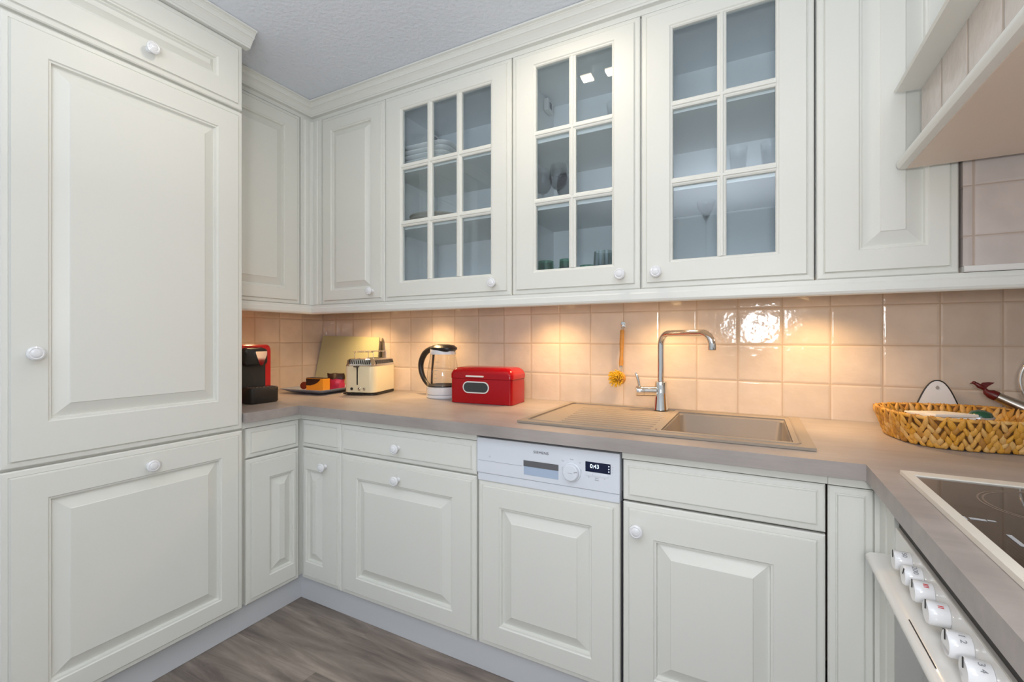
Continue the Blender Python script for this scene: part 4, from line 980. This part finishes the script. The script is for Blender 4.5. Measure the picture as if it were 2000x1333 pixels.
# plaited tufts
bm = B()
def per():
    pts = [sup(2*PI*i/720, A0, B0) for i in range(721)]; L = [0]
    for a, b in zip(pts, pts[1:]): L.append(L[-1]+(b-a).length)
    return L
PL = per()
def ang(sfrac):
    tgt = PL[-1]*(sfrac % 1.0); lo_, hi = 0, 720
    while hi-lo_ > 1:
        m_ = (lo_+hi)//2
        if PL[m_] < tgt: lo_ = m_
        else: hi = m_
    return 2*PI*(lo_+(tgt-PL[lo_])/max(1e-9, PL[hi]-PL[lo_]))/720
def tuft(c, tang, upv, nrm, ln, wd, th_, tilt):
    d = (upv*math.cos(tilt) + tang*math.sin(tilt)).normalized(); s = d.cross(nrm).normalized()
    K = 7; J = 6; R = []
    for i in range(K):
        u = i/(K-1); prof_ = (math.sin(PI*min(1, 0.06+u*0.94))**0.8)*(1.0-0.45*u)
        cc = c + d*ln*(u-0.5) + nrm*(0.002*math.sin(PI*u)); rw, rt = max(0.0005, wd*prof_), max(0.0004, th_*prof_)
        R.append([bm.verts.new(cc + s*rw*math.cos(2*PI*j/J) + nrm*rt*math.sin(2*PI*j/J)) for j in range(J)])
    for a, b in zip(R, R[1:]):
        for j in range(J): bm.faces.new((a[j], a[(j+1) % J], b[(j+1) % J], b[j]))
    bm.faces.new(R[0]); bm.faces.new(R[-1])
rows, cols = 5, 70
for side in (1, -1):
    for r_ in range(rows):
        for c_ in range(cols):
            sf = (c_ + 0.5*(r_ % 2) + random.uniform(-0.12, 0.12))/cols; a = ang(sf); f = (r_+0.46)/rows*0.95
            if side < 0 and f < 0.3: continue
            p = wallp(a, f); e = 1e-3; tg = (wallp(a+e, f)-wallp(a-e, f)).normalized(); upv = (wallp(a, min(1, f+.05))-wallp(a, f-.05)).normalized()
            n_ = tg.cross(upv).normalized()
            if n_.dot(Vector((p.x, p.y, 0))) < 0: n_ = -n_
            k = 1.0 if side > 0 else 0.955
            pp_ = Vector((p.x*k, p.y*k, p.z)) + n_*side*0.003
            tuft(pp_, tg, upv, n_*side, random.uniform(0.031, 0.039), random.uniform(0.0062, 0.0090), random.uniform(0.0048, 0.0064), (0.34 if (c_+r_) % 2 else -0.34) + random.uniform(-0.18, 0.18))
for v in bm.verts: v.co.z = min(max(v.co.z, 0.0012), 0.004+HB+0.004)
obj('plaited_wall', bm, BASKETM, t, smooth=70)
bm = B()
for c_ in range(84):
    a = ang(c_/84); p = wallp(a, 1.0); e = 1e-3; tg = (wallp(a+e, 1)-wallp(a-e, 1)).normalized(); n_ = Vector((p.x, p.y, 0)).normalized()
    pp_ = Vector((p.x*0.98, p.y*0.98, p.z-0.002))
    tuft(pp_, Vector((0, 0, 1)), tg, n_, 0.028, 0.0062, 0.0072, random.uniform(-0.25, 0.25))
obj('rim', bm, BASKETM, t, smooth=70)
# things in the basket
NAP = [('white paper napkin stack lying in the basket, the top one', 0), ('white paper napkin, middle of the stack in the basket', 1), ('white paper napkin, lowest of the stack in the basket', 2)]
for i in range(3):
    bm = bx(-0.050, 0.050, -0.052, 0.052, 0, 0.0075, 0.002)
    bm.transform(Matrix.Rotation(math.radians(-4), 4, 'X'))
    o = tag(obj('napkin', bm, PAPER), NAP[2-i][0], 'napkin', 'napkins in the basket'); o.location = (2.578+0.004*i, -0.215, ZC+0.0450+0.0082*i); o.rotation_euler = (0, 0, 0.22+0.09*i)
tag(obj('sponge', bx(2.52, 2.70, -0.30, -0.15, ZC+0.012, ZC+0.036, 0.006), plain('cardboard', (0.55, 0.40, 0.22), 0.8)), 'flat brown box under the napkins at the bottom of the basket', 'box')
t = thing('glass_stopper', 'green and silver glass stopper lying in the basket beside the napkins', 'stopper', (2.672, -0.190, ZC+0.057))
obj('silver_rim', lathe(B(), [(0, 0), (0.024, 0), (0.026, 0.005), (0.023, 0.009), (0, 0.009)], 28, Matrix.Rotation(0.2, 4, 'X'), cap=False), CHROME, t, smooth=40)
obj('green_dome', lathe(B(), [(0.022, 0.0095), (0.019, 0.0155), (0.010, 0.0195), (0, 0.0205)], 28, Matrix.Rotation(0.2, 4, 'X'), cap=False), plain('green_enamel', (0.01, 0.09, 0.05), 0.15, coat=0.6), t, smooth=40)

# ------------------------------------------------------------------ whistling kettle, mostly beyond the frame
t = thing('whistling_kettle', 'steel whistling kettle with loop handle and a red bird on its spout', 'kettle', (2.870, -0.120, ZC))
obj('body', lathe(B(), [(0, 0.001), (0.072, 0.001), (0.074, 0.006), (0.066, 0.045), (0.048, 0.085), (0.030, 0.103), (0.0, 0.106)], 48, cap=False), STEEL, t, smooth=40)
obj('lid_knob', lathe(B(), [(0, 0.1065), (0.012, 0.1065), (0.006, 0.112), (0.011, 0.120), (0, 0.126)], 24, cap=False), BLACK, t, smooth=40)
obj('spout', tube(B(), [(-0.052, 0.006, 0.058), (-0.084, 0.012, 0.076), (-0.118, 0.018, 0.095), (-0.137, 0.0215, 0.106)], [0.023, 0.018, 0.0135, 0.0120], 24), STEEL, t, smooth=50)
bm = tube(B(), [(-0.1375, 0.0215, 0.1063), (-0.148, 0.024, 0.112), (-0.157, 0.026, 0.1175), (-0.160, 0.026, 0.126)], [0.0130, 0.0125, 0.0075, 0.0035], 16)
brd = obj('whistle', bm, DRED, t, smooth=50)
bm = tube(B(), [(-0.158, 0.026, 0.122), (-0.163, 0.0265, 0.128), (-0.170, 0.027, 0.132), (-0.176, 0.028, 0.138), (-0.181, 0.028, 0.139)], [0.0035, 0.0060, 0.0062, 0.0045, 0.0030], 14)
lathe(bm, [(0, -0.005), (0.004, -0.003), (0.005, 0.0), (0.004, 0.003), (0, 0.005)], 14, Matrix.Translation((-0.180, 0.028, 0.1405)), cap=False)
tube(bm, [(-0.183, 0.028, 0.1395), (-0.1885, 0.028, 0.138)], [0.0018, 0.0005], 8)
prism(bm, [(-0.166, 0.126), (-0.160, 0.123), (-0.152, 0.133), (-0.140, 0.1425), (-0.152, 0.1435), (-0.164, 0.1415), (-0.170, 0.134)], 0.0245, 0.0275, 'Y')
obj('bird', bm, DRED, t, smooth=40, label='small dark red bird with one raised wing')
ring_ = arc((0, 0, 0.150), 0.096, PI*1.18, -PI*0.18, 36, Vector((0.97, -0.2, 0)).normalized())
ring_ = [Vector((0.97, -0.2, 0)).normalized()*(-0.050) + Vector((0, 0, 0.086))] + ring_ + [Vector((0.97, -0.2, 0)).normalized()*0.050 + Vector((0, 0, 0.086))]
obj('handle', tube(B(), ring_, 0.0035, 12), CHROME, t, smooth=60)

# ------------------------------------------------------------------ hob
t = thing('hob', 'black ceramic hob with cream frame set in the worktop', 'hob', (2.65, -0.95, ZC))
FX0, FX1, FY0, FY1 = 2.408, 2.910, -1.240, -0.656
bm = B(); gx = [FX0, FX0+0.0145, FX1-0.0145, FX1]; gy = [FY0, FY0+0.026, FY1-0.028, FY1]
grid_solid(bm, gx, gy, lambda i, j: not (i == 1 and j == 1), ZC+0.0006, ZC+0.0085)
es = [e for e in bm.edges if len(e.link_faces) == 2 and abs(e.calc_face_angle(0)) > 1 and all(v.co.z > ZC+0.008 for v in e.verts)]
bmesh.ops.bevel(bm, geom=es, offset=0.004, segments=3, affect='EDGES')
obj('frame', bm, HOBF, t, smooth=40, wl=True)
gl = obj('glass_plate', bx(FX0+0.0150, FX1-0.0150, FY0+0.0265, FY1-0.0285, ZC+0.0006, ZC+0.0062), HOBM, t, wl=True)
RING = plain('zone_print', (0.22, 0.17, 0.14), 0.3)
def zone(cx, cy, r):
    bm = B()
    for rr_ in (r, r-0.006):
        lathe(bm, [(rr_-0.0012, 0.0), (rr_+0.0012, 0.0), (rr_+0.0012, 0.0002), (rr_-0.0012, 0.0002), (rr_-0.0012, 0.0)], 72, Matrix.Translation((cx, cy, ZC+0.0063)), cap=False)
    obj('cooking_zone', bm, RING, gl, wl=True)
zone(2.566, -0.806, 0.092); zone(2.560, -1.085, 0.075); zone(2.775, -0.815, 0.072); zone(2.770, -1.075, 0.095)
PR = plain('white_print', (0.42, 0.44, 0.47), 0.4)
def mark(x0, x1, y0, y1, a=0.0):
    bm = bx(-(x1-x0)/2, (x1-x0)/2, -(y1-y0)/2, (y1-y0)/2, 0, 0.0002); bm.transform(Matrix.Translation(((x0+x1)/2, (y0+y1)/2, ZC+0.0064)) @ Matrix.Rotation(a, 4, 'Z')); return obj('printed_mark', bm, PR, gl, wl=True)
mark(2.4235, 2.4265, -0.913, -0.900); mark(2.430, 2.4475, -0.9085, -0.9005); mark(2.449, 2.4575, -0.906, -0.901); mark(2.4495, 2.4550, -0.993, -0.955)

# ------------------------------------------------------------------ tiled boxing and cooker hood
t = thing('tiled_boxing', 'tiled boxing in the corner under the cooker hood', 'tiled boxing', (2.78, -0.2, ZB))
obj('tiled_face', bx(2.5890, RX-0.002, UY+0.002, -0.002, 1.2115, 2.0425), TILE_X, t, wl=True)
bm = B(); prism(bm, [(UY-0.006, 1.1965), (UY-0.007, 1.199), (UY-0.005, 1.2105), (-0.003, 1.2105), (-0.003, 1.1965)], 2.5885, RX-0.002, 'X')
obj('sill', bm, PLATEM, t, wl=True, label='white sill strip')

t = thing('cooker_hood', 'cream and tiled country-style cooker hood over the hob', 'cooker hood', (2.72, -0.85, 1.446))
HY0_, HY1_ = -1.34, -0.384
bm = B()
prism(bm, [(RX-0.003, 1.4465), (2.474, 1.4465), (2.466, 1.4485), (2.4615, 1.4555), (2.4615, 1.4635), (2.466, 1.4705), (2.476, 1.4765), (2.5075, 1.4795), (RX-0.003, 1.4795)], HY1_, HY0_, 'Y')
obj('lower_shelf', bm, TRIMP, t, smooth=40, wl=True)
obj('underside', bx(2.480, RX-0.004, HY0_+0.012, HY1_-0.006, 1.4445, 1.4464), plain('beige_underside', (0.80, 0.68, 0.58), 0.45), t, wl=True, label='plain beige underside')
obj('tiled_band', bx(2.507, RX-0.003, HY0_+0.004, HY1_-0.001, 1.480, 1.6285), TILE_H, t, wl=True)
bm = B()
prism(bm, [(RX-0.003, 1.629), (2.507, 1.629), (2.498, 1.6295), (2.480, 1.6300), (2.460, 1.6305), (2.4565, 1.635), (2.459, 1.641), (2.470, 1.648), (2.500, 1.655), (2.53, 1.665), (RX-0.003, 1.665)], HY1_, HY0_, 'Y')
obj('upper_shelf', bm, TRIMP, t, smooth=30, wl=True)
bm = B(); loft(bm, [[Vector(p) for p in ((a, HY0_+c, z), (RX-0.003, HY0_+c, z), (RX-0.003, HY1_-c, z), (a, HY1_-c, z))] for a, c, z in ((2.60, 0.03, 1.6655), (2.78, 0.20, 2.1105))])
obj('chimney', bm, WALLM, t, wl=True)
